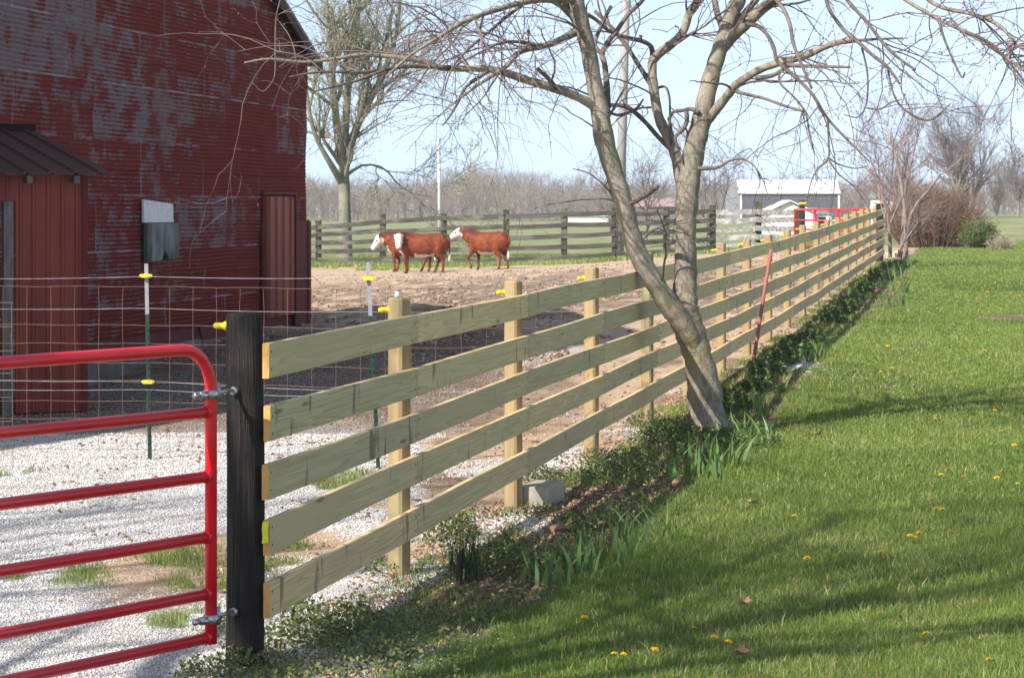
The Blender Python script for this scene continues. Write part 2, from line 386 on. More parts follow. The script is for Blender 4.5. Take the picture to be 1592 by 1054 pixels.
m_rod=simple('red_steel_rod',(.38,.13,.10),(.30,.09,.075),2,.6,.1,.002,c3=(.40,.24,.2))
# ------------------------------------------------------------------ ground
def build_ground():
    tv=np.concatenate([np.linspace(-1.6,-.32,26)[:-1],np.linspace(-.32,.32,420),np.linspace(.32,1.6,26)[1:]])
    ys=np.concatenate([[-60,-30,-12,-4,0,3,5],np.geomspace(6.5,90,460),np.geomspace(92,3500,110)])
    T,Yg=np.meshgrid(tv,ys); R=np.sqrt(Yg**2+9); X=T*R; Y=Yg+0*T
    Z=gz(X,Y)
    s=X-fence_x(Y); nz=fbm(X*1.2,Y*.8,21); nf=fbm(X*4,Y*3,31)
    e=edge_s(Y)+(nf-.5)*.35
    lawn=sstep(-.06,.1,s-e)*sstep(100,80,Y)
    bare=np.exp(-(((X-7.3)/.6)**2+((Y-34.3)/.7)**2))   # bare patch on the lawn, right
    lawn=lawn*(1-sstep(.4,.8,bare+nf*.3))
    bed=sstep(-.25,.05,s+(nf-.5)*.5-.32*(Y>18))*(1-lawn)*sstep(100,80,Y)
    gravel=sstep(.36,.54,nz+.30*sstep(24,17,Y)+.16*sstep(-.8,-3,s)-.42*sstep(-2.6,-1.2,s)*sstep(9.5,12.5,Y))*sstep(36,26,Y)
    for (px,py,r) in ((790,815,.30),(905,722,.38),(1010,672,.3),(520,905,.3),(650,890,.2),(1235,588,.45),(520,1010,.5),(700,1050,.3)):
        d=HC*FPX/(py-HY); x=(px-796)/FPX*d
        gravel=np.maximum(gravel,sstep(1.4,.7,np.hypot((X-x)/r,(Y-d)/r/1.6)+(nf-.5)*1.2)); 
        bed=bed*(1-sstep(1.2,.6,np.hypot((X-x)/r,(Y-d)/r/1.6)))
    bedl=sstep(.35,.6,fbm(X*.8,Y*.35,77))*sstep(20,28,Y)*.85; bed=bed*(1-bedl*.8)   # sandy far part of the bed
    mud=sstep(30,36,Y+4*(nz-.5)+.25*s)*sstep(62,50,Y+6*(nf-.5))*sstep(.36,.55,nf)*.92
    shade_mud=sstep(17.5,20.5,Y+2*(nf-.5)+2*(nz-.5))*sstep(35,31,Y)*sstep(1.2,-.5,X)*1.0; gravel=gravel*(1-shade_mud*.9); mud=np.maximum(mud,shade_mud)  # dark mud here also carries the barn's shadow, painted into the ground colour
    mud=np.maximum(mud,sstep(.55,.68,fbm(X*2.2,Y*1.1,55))*sstep(8,14,Y)*sstep(60,50,Y)*.75*(1-gravel*.7))
    far=sstep(73,77,Y+5*(nf-.5)-.05*s)*(s<edge_s(Y))
    far=np.maximum(far,sstep(.62,.7,nf+.1*sstep(68,73,Y))*sstep(66,72,Y))*(s<.2)
    far=np.maximum(far,(Y>90)*1.0)
    # thin grass growing in the lot
    lg=lotgrass(X,Y); 
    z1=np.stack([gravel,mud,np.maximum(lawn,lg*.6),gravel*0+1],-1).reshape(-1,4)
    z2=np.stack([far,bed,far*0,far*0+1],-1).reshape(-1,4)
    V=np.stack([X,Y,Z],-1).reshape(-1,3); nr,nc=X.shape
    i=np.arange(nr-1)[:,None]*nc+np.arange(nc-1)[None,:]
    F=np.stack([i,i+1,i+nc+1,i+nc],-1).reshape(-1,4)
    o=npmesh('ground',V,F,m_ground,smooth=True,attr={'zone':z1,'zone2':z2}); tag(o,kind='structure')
    return o
def edge_s(Y): return np.interp(Y,[0,9,11,15,19,23,31,39,50,58,90],[.3,.5,.8,.82,.87,.84,.72,1.1,.9,.4,.3])
def lotgrass(X,Y):
    g=0*X
    for (px,py,r) in ((150,893,.42),(40,892,.25),(285,870,.5),(330,905,.35),(430,885,.4),(500,745,.6),(540,755,.5),(455,850,.2),(600,875,.2),(300,965,.35),(240,985,.2),(15,736,.3),(1030,655,.5),(1010,640,.4)):
        d=HC*FPX/(py-HY); x=(px-796)/FPX*d
        g=np.maximum(g,sstep(1.15,.3,np.hypot((X-x)/r/.8,(Y-d)/r/1.1)))
    n=fbm(X*6,Y*4,91); return g*sstep(.44,.60,n)
ground=build_ground()
# ------------------------------------------------------------------ grass
def blades(X,Y,h,w,col,bend=.5,name='grass',mat=None,K=3,label=None,parent=None,kind='stuff',cat='grass',zoff=-.005):
    n=len(X); Z=gz(X,Y)+zoff
    az=rng.uniform(0,2*np.pi,n); d=np.stack([np.cos(az),np.sin(az)],1); fa=rng.uniform(0,2*np.pi,n)
    sd=np.stack([np.cos(fa),np.sin(fa),0*fa],1)
    b=rng.uniform(.15,1,n)*bend
    base=np.stack([X,Y,Z],1); rows=[]
    for k in range(K):
        t=k/(K); p=base.copy(); p[:,:2]+=d*(b*h*t*t)[:,None]; p[:,2]+=h*t*(1-.25*b*t)
        ww=(w*(1-.35*t))[:,None]*.5; rows+= [p-sd*ww,p+sd*ww]
    t=1; p=base.copy(); p[:,:2]+=d*(b*h)[:,None]; p[:,2]+=h*(1-.25*b); rows.append(p)
    V=np.stack(rows,1); m=V.shape[1]; i=np.arange(n)[:,None]*m
    Q=np.concatenate([i+np.array([2*k,2*k+1,2*k+3,2*k+2]) for k in range(K-1)],0)
    Tt=i+np.array([2*K-2,2*K-1,2*K])
    cc=np.repeat(np.concatenate([col,np.ones((n,1))],1)[:,None,:],m,1).reshape(-1,4)
    o=npmesh(name,V.reshape(-1,3),[Q,Tt],mat or m_grass,parent=parent,attr={'col':cc})
    if kind: tag(o,label,cat,None,kind)
    return o
def grasscol(X,Y,n,dry=.06):
    a=np.array([.145,.205,.040]);b=np.array([.295,.37,.095]);c=np.array([.44,.38,.18]);e=np.array([.105,.175,.034])
    f=(fbm(X*.9,Y*.6,40)*.6+rng.uniform(0,1,n)*.4)[:,None]; col=a*(1-f)+b*f
    g=(fbm(X*.35,Y*.3,44)>.56)[:,None]*.5; col=col*(1-g)+e*g
    dm=(rng.uniform(0,1,n)<dry*(1+2.2*(fbm(X*1.6,Y*1.1,48)>.6)))[:,None]; col=np.where(dm,c,col)
    return col*rng.uniform(.75,1.3,n)[:,None]
def make_lawn():
    N=1050000
    u=rng.uniform(0,1,N); y0,y1,p=8.2,78,.42; Y=(y0**p+u*(y1**p-y0**p))**(1/p)
    t=rng.uniform(-.12,.245,N); X=t*Y
    s=X-fence_x(Y); nf=fbm(X*4,Y*3,31); e=edge_s(Y)+(nf-.5)*.35
    bare=np.exp(-(((X-7.3)/.6)**2+((Y-34.3)/.7)**2))
    k=(s-e+rng.normal(0,.04,N)>0)&(bare+nf*.3<.55+rng.uniform(-.1,.2,N))
    thin=fbm(X*2.3,Y*1.7,61); k&=(thin+rng.uniform(-.25,.5,N)>.36)
    X=X[k];Y=Y[k];n=len(X)
    h=rng.uniform(.022,.050,n)*(.6+.9*fbm(X*1.6,Y*1.1,66))*np.where(rng.uniform(0,1,n)<.04,1.7,1); w=np.maximum(.0035,Y*.00042)*rng.uniform(.7,1.3,n)
    print('lawn blades',n)
    blades(X,Y,h,w,grasscol(X,Y,n),.75,'lawn_grass',K=2,label='mown green lawn grass to the right of the board fence')
    # tufts
    N=170000
    u=rng.uniform(0,1,N); Y=(8.5**p+u*(22**p-8.5**p))**(1/p); X=rng.uniform(-.25,.1,N)*Y
    k=(rng.uniform(0,1,N)<lotgrass(X,Y)); X=X[k];Y=Y[k]; 
    # weedy edge of the bed
    N=90000; Y2=rng.uniform(8.3,58,N); s2=rng.uniform(-.1,1.0,N); X2=fence_x(Y2)+s2*edge_s(Y2); m=fbm(X2*3,Y2*2.2,71)+rng.uniform(-.12,.12,N)-.10*(Y2>22)>.46
    X=np.concatenate([X,X2[m]]);Y=np.concatenate([Y,Y2[m]]); n=len(X)
    c=grasscol(X,Y,n,.08)
    blades(X,Y,rng.uniform(.025,.075,n),np.maximum(.0035,Y*.00038),c,.9,'weedy_grass',K=2,label='loose grass and weeds growing in the gravel and the bed')
    # grass strip at the foot of the far fence
    N=60000; Y=rng.uniform(69,90,N); X=rng.uniform(-.13,.13,N)*Y; m=(fbm(X*.9,Y*.5,83)+sstep(71,77,Y)*.35>.62)&(X-fence_x(Y)<-1); X=X[m];Y=Y[m];n=len(X)
    blades(X,Y,rng.uniform(.05,.16,n),np.full(n,.03),grasscol(X,Y,n,.1)*1.15,.6,'paddock_grass',K=2,label='green grass strip along the foot of the far wooden fence')
make_lawn()
# ------------------------------------------------------------------ gravel stones, clods
def stones(X,Y,sz,col,name,label,cat,sink=.3):
    n=len(X); ico=[(0,0,1),(.9,0,.1),(.28,.86,-.1),(-.73,.53,.1),(-.73,-.53,-.1),(.28,-.86,.1),(0,0,-1)]
    ico=np.array(ico); F=[(0,1,2),(0,2,3),(0,3,4),(0,4,5),(0,5,1),(6,2,1),(6,3,2),(6,4,3),(6,5,4),(6,1,5)]
    V=ico[None]*rng.uniform(.65,1.25,(n,7,1)); a=rng.uniform(0,6.28,n); c,s_=np.cos(a)[:,None],np.sin(a)[:,None]
    V=V*np.stack([rng.uniform(.8,1.4,n),rng.uniform(.7,1.1,n),rng.uniform(.45,.85,n)],1)[:,None]
    x=V[:,:,0]*c-V[:,:,1]*s_; y=V[:,:,0]*s_+V[:,:,1]*c; V=np.stack([x,y,V[:,:,2]],-1)*sz[:,None,None]
    V[:,:,0]+=X[:,None];V[:,:,1]+=Y[:,None];V[:,:,2]+=(gz(X,Y)+sz*(1-2*sink)*.5)[:,None]
    i=np.arange(n)[:,None]*7; Fa=np.concatenate([i+np.array(f) for f in F],0)
    cc=np.repeat(np.concatenate([col,np.ones((n,1))],1)[:,None,:],7,1).reshape(-1,4)
    tag(npmesh(name,V.reshape(-1,3),Fa,m_stone,attr={'col':cc}),label,cat,None,'stuff')
def make_stones():
    N=330000; p=.5; u=rng.uniform(0,1,N); Y=(8.2**p+u*(27**p-8.2**p))**(1/p); X=rng.uniform(-.26,.09,N)*Y
    s=X-fence_x(Y); nz=fbm(X*1.2,Y*.8,21)
    k=nz+.30*sstep(24,17,Y)+.16*sstep(-.8,-3,s)-.42*sstep(-2.6,-1.2,s)*sstep(9.5,12.5,Y)+rng.uniform(-.1,.1,N)>.47
    k&=(s<.15)&(lotgrass(X,Y)<.4)
    k&=~((Y+2*(nz-.5)>19)&(X<1)&(rng.uniform(0,1,N)<.75))
    X=X[k];Y=Y[k]
    ex=[]
    for (px,py,r,m) in ((790,815,.30,3500),(905,722,.38,3500),(1010,672,.3,1800),(650,890,.2,900),(1235,588,.5,1100),(520,1010,.5,5000),(520,905,.3,1500)):
        d=HC*FPX/(py-HY); x=(px-796)/FPX*d; q=rng.normal(0,.5,(m,2)); ex.append(np.stack([x+q[:,0]*r,d+q[:,1]*r*1.6],1))
    ex=np.concatenate(ex); X=np.concatenate([X,ex[:,0]]);Y=np.concatenate([Y,ex[:,1]]); n=len(X)
    g=rng.uniform(.48,.70,n)[:,None]; col=g*np.array([.93,.905,.875])*(.80+.35*fbm(X*1.3,Y*.8,15))[:,None]*np.where((Y>19)&(X<0),.45,1)[:,None]; m=rng.uniform(0,1,n)<.05; col[m]=np.array([.42,.30,.20])*rng.uniform(.6,1.1,(m.sum(),1))  # stone colour lowered inside the barn's shadow to deepen the shade
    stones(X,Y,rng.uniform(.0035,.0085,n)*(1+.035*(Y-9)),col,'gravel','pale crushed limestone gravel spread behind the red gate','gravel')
    N=34000; Y=rng.uniform(11,64,N)**1.0; X=rng.uniform(-.2,.2,N)*Y; s=X-fence_x(Y)
    k=(s<0)&(fbm(X*1.5,Y*.8,88)+rng.uniform(-.15,.15,N)>.5); X=X[k];Y=Y[k];n=len(X)
    col=np.array([.17,.115,.08])[None]*rng.uniform(.5,1.8,(n,1)); m=rng.uniform(0,1,n)<.3; col[m]=np.array([.42,.33,.25])*rng.uniform(.7,1.2,(m.sum(),1))
    stones(X,Y,rng.uniform(.008,.034,n)*np.where(Y>26,1.25,.7),col,'dirt_clods','brown clods and manure scattered over the trampled cattle lot','dirt')
    # mulch litter in bed
    N=9000; Y=rng.uniform(8.6,24,N); X=fence_x(Y)+rng.uniform(-.3,.95,N)*edge_s(Y); n=N
    col=np.array([.20,.13,.085])[None]*rng.uniform(.4,2.2,(n,1))
    stones(X,Y,rng.uniform(.006,.022,n),col,'bed_litter','crumbled bark and pebbles on the soil under the board fence','litter')
make_stones()
# ------------------------------------------------------------------ bed foliage (ivy, ground cover)
def make_bed():
    pts=[];sz=[];cl=[]
    def add(X,Y,hmax,size,c):
        n=len(X); z=gz(X,Y)+rng.uniform(0,1,n)**.8*hmax; pts.append(np.stack([X,Y,z],1)); sz.append(np.full(n,1.0)*size)
        cl.append(np.array(c)[None]*rng.uniform(.6,1.5,(n,1))*np.array([1,1,1])[None])
    # low weeds along the near bed
    N=52000; Y=rng.uniform(8.5,20,N); s=rng.uniform(-.35,.95,N); X=fence_x(Y)+s*edge_s(Y); f=fbm(X*2.6,Y*1.8,101); k=f+rng.uniform(-.08,.08,N)>.595
    X=X[k];Y=Y[k]; add(X,Y,.02+.14*np.clip(f[k]-.45,0,.4)/.4*1.2,.022,(.10,.135,.04))
    X=X[::3];Y=Y[::3]; add(X,Y,.08,.018,(.24,.235,.11))
    # weeds around the gate post
    N=9000; X=rng.uniform(-1.3,-.2,N); Y=rng.uniform(8.6,10.4,N); f=fbm(X*3,Y*2.2,131); k=f+rng.uniform(-.09,.09,N)>.57; add(X[k],Y[k],.07,.02,(.16,.18,.07))
    # ivy strip further on
    N=52000; Y=rng.uniform(20.5,54,N); s=rng.uniform(.26,.62,N); X=fence_x(Y)+s; f=fbm(X*2.6,Y*1.6,111); k=f+rng.uniform(-.08,.08,N)+.04*np.clip((Y-30)/20,-.5,.6)>.545
    X=X[k];Y=Y[k]; add(X,Y,.04+.2*np.clip(f[k]-.45,0,.4)/.4,.045,(.095,.14,.04))
    # green around the tree foot
    N=2600; a=rng.uniform(0,6.28,N); r=rng.uniform(.15,.8,N); add(1.55+r*np.cos(a)*.7,18.4+r*np.sin(a)*1.2,.12,.03,(.09,.14,.04))
    Pp=np.concatenate(pts);S=np.concatenate(sz);CL=np.concatenate(cl)
    V,F=leafquads(Pp,S,aspect=.7); cc=np.repeat(np.concatenate([CL,np.ones((len(CL),1))],1)[:,None],4,1).reshape(-1,4)
    tag(npmesh('ground_cover',V,F,m_ivy,attr={'col':cc}),'low dark green ivy and weeds along the foot of the board fence','ground cover',None,'stuff')
make_bed()
# irises
def leaf_clump(name,nl,h,w,spread,col,seed,tip=.3,lean=.35):
    r=np.random.default_rng(seed); V=[];F=[];cc=[]
    for i in range(nl):
        a=r.uniform(0,6.28); rad=spread*math.sqrt(r.uniform()); bx,by=rad*math.cos(a),rad*math.sin(a)
        hh=h*r.uniform(.6,1.1); la=r.uniform(0,6.28); ln=lean*r.uniform(.1,1)*hh; fa=r.uniform(0,6.28); ww=w*r.uniform(.7,1.2)
        c=np.array(col)*r.uniform(.7,1.4)*np.array([r.uniform(.8,1.3),1,r.uniform(.8,1.2)])
        b=len(V); K=5
        for k in range(K):
            t=k/(K-1)*.96; wk=ww*.5*(1-t**2.5)*(1 if t>0 else .7)
            p=np.array([bx+math.cos(la)*ln*t*t,by+math.sin(la)*ln*t*t,hh*t*(1-.15*t*lean)])
            sd=np.array([math.cos(fa),math.sin(fa),0])*wk; V+= [p-sd,p+sd]; cc+=[(*c,1)]*2
        V.append(np.array([bx+math.cos(la)*ln,by+math.sin(la)*ln,hh])); cc.append((*c,1))
        for k in range(K-1): F.append((b+2*k,b+2*k+1,b+2*k+3,b+2*k+2))
        F.append((b+2*K-2,b+2*K-1,b+2*K))
    me=bpy.data.meshes.new(name); me.from_pydata([tuple(v) for v in V],[],F); me.update()
    at=me.attributes.new('col','FLOAT_COLOR','POINT'); at.data.foreach_set('color',np.array(cc,np.float32).ravel()); me.materials.append(m_iris)
    return me
iris_me=[leaf_clump('iris_clump',24,.25,.024,.19,(.13,.225,.065),s,lean=.6) for s in (1,2,3)]
iris_pos=[(868,905,'broad-leaved iris clump nearest the camera in the bed'),(912,888,'iris clump just right of the nearest one in the bed'),(950,868,'iris clump at the lawn edge below the grey block'),(1000,838,'iris clump on the lawn edge right of the grey block'),(1085,745,'tall iris clump left of the tree foot shadow'),(1118,725,'iris clump directly in front of the tree foot'),(1150,690,'iris clump at the right foot of the tree'),(1172,640,'iris clump in the shade behind the tree foot'),(1195,610,'small iris clump beside the leaning red rod shadow'),(1245,562,'pale upright iris clump left of the gravel patch on the lawn'),(1268,556,'pale upright iris clump on the lawn edge past the red rod'),(1388,478,'bright green iris clump at the start of the far row'),(1398,455,'bright green iris clump second in the far row'),(1392,436,'bright green iris clump third in the far row'),(1404,418,'bright green iris clump last in the far row, by the sapling')]
def ground_pt(px,py):
    d=20.0
    for _ in range(40):
        x=(px-796)/FPX*d; d=.5*d+.5*(HC-gz1(x,d))*FPX/(py-HY)
    return (px-796)/FPX*d,d
for i,(px,py,lab) in enumerate(iris_pos):
    x,y=ground_pt(px,py); o=bpy.data.objects.new('iris_clump',iris_me[i%3]); C.objects.link(o)
    sc=.85+.22*(px<1160)*(px>1060)+.15*(py<500); o.location=(x,y,gz1(x,y)-.01); o.rotation_euler[2]=i*1.7; o.scale=(sc*1.1,sc*1.2,sc*(1.0 if py>500 else 1.25))
    tag(o,lab,'plant','iris clumps along the fence bed')
x,y=ground_pt(722,905); o=bpy.data.objects.new('onion_clump',leaf_clump('onion_clump',70,.31,.007,.09,(.035,.06,.03),9,lean=.25)); C.objects.link(o); o.location=(x,y,gz1(x,y)); tag(o,'dark upright clump of thin round leaves under the second bay of boards','plant')
# dandelions
def dandelion():
    t=thing('dandelion','','flower')
    b=MB(); b.tube([(0,0,0),(.004,0,.03),(0,.003,.06)],.0022,4); 
    m=simple('dandelion_stem',(.12,.16,.05),(.1,.14,.04),5,.7,0); b.build('stem',m,t,True)
    b=MB(); N=12
    for lay,(r,z) in enumerate(((.023,.062),(.016,.067),(.009,.070))):
        V=[(0,0,z-.004)]+[(r*(1 if k%2 else .82)*math.cos(2*math.pi*k/(2*N)+lay),r*(1 if k%2 else .82)*math.sin(2*math.pi*k/(2*N)+lay),z+.003*(k%2)) for k in range(2*N)]
        b.add(V,[(0,1+k,1+(k+1)%(2*N)) for k in range(2*N)])
    m=simple('dandelion_petal',(.80,.50,.01),(.7,.42,.01),40,.6,0); b.build('flower_head',m,t)
    return t
dpx=[(880,1012),(955,1034),(968,1034),(1015,1030),(1078,997),(1110,1008),(1128,1020),(1422,848),(1236,815),(1256,888),(1369,877),(1454,877),(1456,808),(1466,808),(1462,754),(1500,756),(1552,758),(1582,764),(1464,668),(1453,664),(1460,646),(1556,683),(1579,670),(1545,650),(1578,705),(1547,637),(1300,560),(1540,565),(1350,575),(1368,590),(1388,582),(1275,612),(1362,590),(1460,572),(1466,569),(1512,607),(1415,848),(1428,847),(1479,846),(1568,790),(1531,450),(1545,447),(1560,470),(1540,468),(1550,475),(1535,462),(1525,478),(1512,497),(1560,505),(1556,480),(1572,472),(1585,468),(1522,470),(1548,500),(1580,545),(1530,555),(1495,545),(1505,540),(1558,440),(1540,437),(1460,460),(1420,475),(1380,548),(1442,1005),(1540,1045),(905,985)]
dl='small yellow dandelion flower open in the lawn grass'
d0=dandelion(); d0['label']=dl; d0['group']='dandelions in the lawn'
for i,(px,py) in enumerate(dpx):
    x,y=ground_pt(px,py)
    if i==0: r=d0
    else:
        r=d0.copy(); C.objects.link(r)
        for ch in d0.children: c=ch.copy(); C.objects.link(c); c.parent=r
    s=random.uniform(.6,1.0)*(1+.010*(y-10)); r.location=(x,y,gz1(x,y)+.01); r.scale=(s,s,s); r.rotation_euler=(random.uniform(-.25,.25),random.uniform(-.25,.25),i)
# dry leaves on the lawn
m_dry=simple('dry_leaf',(.42,.25,.14),(.30,.17,.09),20,.8,.1,.002)
for px,py,lab in ((1160,950,'curled tan dry leaf lying mid-lawn above the nearest dandelions'),(1154,1030,'tan dry leaf at the bottom edge of the lawn'),(1171,791,'brown dry leaf on the shaded lawn below the tree'),(1272,682,'small dry leaf on the sunny lawn right of the tree')):
    x,y=ground_pt(px,py); b=MB(); V=[];N=10
    for k in range(N):
        a=2*math.pi*k/N; r=.045*(1 if k%2 else .55); V.append((r*math.cos(a),r*.8*math.sin(a),.02+.014*math.cos(2*a)))
    V.append((0,0,.006)); b.add(V,[(k,(k+1)%N,N) for k in range(N)]); V2=[(v[0],v[1],v[2]-.002) for v in V]; b.add(V2,[((k+1)%N,k,N) for k in range(N)])
    o=b.build('dry_leaf',m_dry); o.location=(x,y,gz1(x,y)+.03); o.rotation_euler=(.3,.2,px); tag(o,lab,'leaf')
# ------------------------------------------------------------------ board fence
UP=[2.35,5.1,7.85,10.55,13.15,15.75,18.25,20.75,23.35,25.85,28.4,30.7,33.1,35.5,37.9,40.3,42.7,45.1,47.75]
RU=[0,2.35,5.1,7.85,10.55,15.75,18.25,20.75,23.35,25.85,28.4,33.1,47.75]; RZ=[1.288,1.290,1.305,1.318,1.332,1.368,1.388,1.412,1.443,1.477,1.514,1.59,1.83]
def frail(u): return float(np.interp(u,RU,RZ))
def fw(u,y=0):  # local fence -> world xy
    return (OX+U[0]*u-U[1]*y, OY+U[1]*u+U[0]*y)
bf=thing('board_fence','new five board fence of greenish treated lumber running from the black post into the distance','fence',(OX,OY,0),TH)
OFF=[0,.256,.479,.697,.954]
def insulator(parent,x,y,z,dirx,diry,mat=None,s=1.0):
    b=MB(); L=.055*s
    rs=[.019,.019,.013,.012,.013,.012,.007]; ts=[0,.15,.3,.55,.6,.85,1]
    b.tube([(x+dirx*L*t,y+diry*L*t,z) for t in ts],[r*s for r in rs],10); return b.build('insulator',mat or m_yellow,parent,True)
for i,u in enumerate(UP):
    last=i==len(UP)-1
    x,y=fw(u,.08); g=gz1(x,y); zt=frail(u)+(.09+.015*math.sin(i*5.1) if not last else .12)
    if i==3: zt+=.03
    tw=-math.radians([24,20,14,10,12,8,9,7,10,6,8,7,5,8,6,7,6,5,4][i]); hw=.045 if not last else .085; cy=.03+hw+ (.018 if not last else .0)
    b=MB(); c,s=math.cos(tw),math.sin(tw); n=4
    prof=[]
    for (sx,sy) in ((1,1),(-1,1),(-1,-1),(1,-1)):
        ch=.28
        for q in ((sx,sy*(1-ch)),(sx*(1-ch),sy)) if sx*sy<0 else ((sx*(1-ch),sy),(sx,sy*(1-ch))): prof.append((q[0]*hw,q[1]*hw))
    prof=sorted(prof,key=lambda p:math.atan2(p[1],p[0]))
    lean=math.sin(i*3.3)*.006
    pr=[(u+.0-hw*0+p[0]*c-p[1]*s, cy+p[0]*s+p[1]*c) for p in prof]
    V=[(p[0]-lean,p[1],g-.12) for p in pr]+[(p[0]+lean,p[1],zt-.01) for p in pr]+[(u+(p[0]-u)*.85+lean,cy+(p[1]-cy)*.85,zt) for p in pr]
    N8=8; F=[(k,(k+1)%8,8+(k+1)%8,8+k) for k in range(8)]+[(8+k,8+(k+1)%8,16+(k+1)%8,16+k) for k in range(8)]+[tuple(range(16,24))]
    b.add(V,F); po=b.build('post',m_post if not last else m_blackpost,bf)
    if last: po['label']='black end post of the board fence'
    insulator(po,u-.01,cy+hw,zt-.06-.01*(i%3),-.55,.83,s=1.1)
    if i==0:
        b=MB(); b.tube([(u,cy+.01,zt),(u,cy+.01,zt+.012),(u,cy+.01,zt+.03)],[.012,.016,.008],8); b.build('white_cap',m_white,po,True)
for j,off in enumerate(OFF):
    for i in range(len(UP)):
        u0=(-.0 if i==0 else UP[i-1]+.003); u1=UP[i]-.003
        if i==0: u0=-.035+.015*[0,1,-.5,.6,.8][j]
        b=MB(); K=7; V=[]
        dz0=.006*math.sin(i*2.1+j*1.7); dz1=.006*math.sin((i+1)*2.1+j*1.7); bow=.006*math.sin(i*3.7+j*2.9); cup=.004*math.sin(i+j*2)
        pinch=1 if i else 0
        for k in range(K):
            t=k/(K-1); uu=u0+(u1-u0)*t; zt=frail(u0)*(1-t)+frail(u1)*t-off+dz0*(1-t)+dz1*t+bow*math.sin(math.pi*t); yy=cup*math.sin(math.pi*t)
            for (y,z) in ((0,-.003),(.003,0),(.026,0),(.028,-.003),(.028,-.137),(.026,-.14),(.003,-.14),(0,-.137)): V.append((uu,yy+y,zt+z))
        F=[]
        for k in range(K-1):
            for a in range(8): F.append((k*8+a,k*8+(a+1)%8,(k+1)*8+(a+1)%8,(k+1)*8+a))
        F+= [tuple(range(8))[::-1],tuple(range((K-1)*8,K*8))]
        b.add(V,F[:-2]); b.f.extend([F[-2],F[-1]]); b.m.extend([1,1])
        if i<8:
            for uu in ([u0+.03,u1-.03]):
                t=(uu-u0)/(u1-u0); zt=frail(u0)*(1-t)+frail(u1)*t-off
                for dz in (-.035,-.105): b.box(uu-.004,uu+.004,-.002,.004,zt+dz-.004,zt+dz+.004,2)
        o=b.build('rail',[m_board,m_endgrain,m_nail],bf)
        # nails
# electric wire behind the fence
b=MB(); pts=[]
for i,u in enumerate(UP):
    pts.append((u-.04,.03+.09+.05,frail(u)+.03)); 
    if i<len(UP)-1: um=(u+UP[i+1])/2; pts.append((um-.04,.17,(frail(u)+frail(UP[i+1]))/2+.02))
b.tube(pts,.0013,4); b.build('electric_wire',m_wire,bf)
b=MB(); b.prism([(.035,.62),(.065,.62),(.065,.70),(.035,.695)],1,-.03,-.026); 
o=thing('x','','x') ; bpy.data.objects.remove(o)
# yellow lumber tag on fourth board end
b=MB(); z0=frail(0)-.697-.01; V=[]
for k in range(4):
    V+= [(-.045,-.002+.004*math.sin(k),z0-.085*k/3+.005),(-.046,.024+.003*(k%2),z0-.085*k/3)]
b.add(V,[(0,1,3,2),(2,3,5,4),(4,5,7,6)]); o=b.build('lumber_tag',simple('yellow_tag',(.75,.72,.05),(.65,.6,.05),60,.5,0),bf); md=o.modifiers.new('thick','SOLIDIFY'); md.thickness=.002
# ------------------------------------------------------------------ gate post and red gate
gp_x,gp_y=-1.066,9.345
gp=thing('gate_post','thick black creosoted post that carries the near red gate','gate post',(gp_x,gp_y,0),0)
b=MB(); n=22; V=[];levels=[(-.15,1.03),(0,1.02),(.4,1.0),(.8,1.0),(1.15,.99),(1.385,.97),(1.405,.90)]
for (z,k) in levels:
    for a in range(n):
        an=2*math.pi*a/n; r=.0745*k*(1+.018*math.sin(a*3+z*2)+.012*math.sin(a*7+z)); 
        V.append((r*math.cos(an)-.012*(1.4-z)*0+.004*math.sin(z*3),r*math.sin(an),z))
F=[(l*n+a,l*n+(a+1)%n,(l+1)*n+(a+1)%n,(l+1)*n+a) for l in range(len(levels)-1) for a in range(n)]+[tuple(range(6*n,7*n))]
b.add(V,F); b.build('post',m_blackpost,gp,True)
insulator(gp,-.07,-.01,1.355,-1,0)
GD=(-.587,-.81); ga=math.atan2(GD[1],GD[0]); gx,gy=P(328,600,9.1).x,9.1
gate=thing('red_gate','glossy red tubular farm gate hung on the black post, nearest the camera','gate',(gx,gy,0),ga)
def zg(py,d=9.1): return HC-(py-HY)/FPX*d
LG=3.4; zt=zg(541); zb=zg(1000)
b=MB(); R=.16; pts=[(0,0,zb+.0),(0,0,zt-R)]
for k in range(1,7):
    a=math.pi/2*k/6; pts.append((R-R*math.cos(a),0,zt-R+R*math.sin(a)))
pts.append((LG-R,0,zt))
for k in range(1,7):
    a=math.pi/2*k/6; pts.append((LG-R+R*math.sin(a),0,zt-R+R*math.cos(a)))
pts.append((LG,0,zb))
b.tube(pts,.0235,14); b.build('frame',m_red,gate,True)
for py in (640,740,834,922,990):
    b=MB(); z=zg(py); rr=.0225
    b.tube([(.015,0,z),(LG-.015,0,z)],rr,14); 
    b.tube([(.018,0,z),(.034,0,z)],rr*1.12,14)
    b.build('rail',m_red,gate,True)
for xx in (1.7,):
    b=MB(); b.tube([(xx,0.03,zb),(xx,.03,zt)],.02,10); b.build('stile',m_red,gate,True)
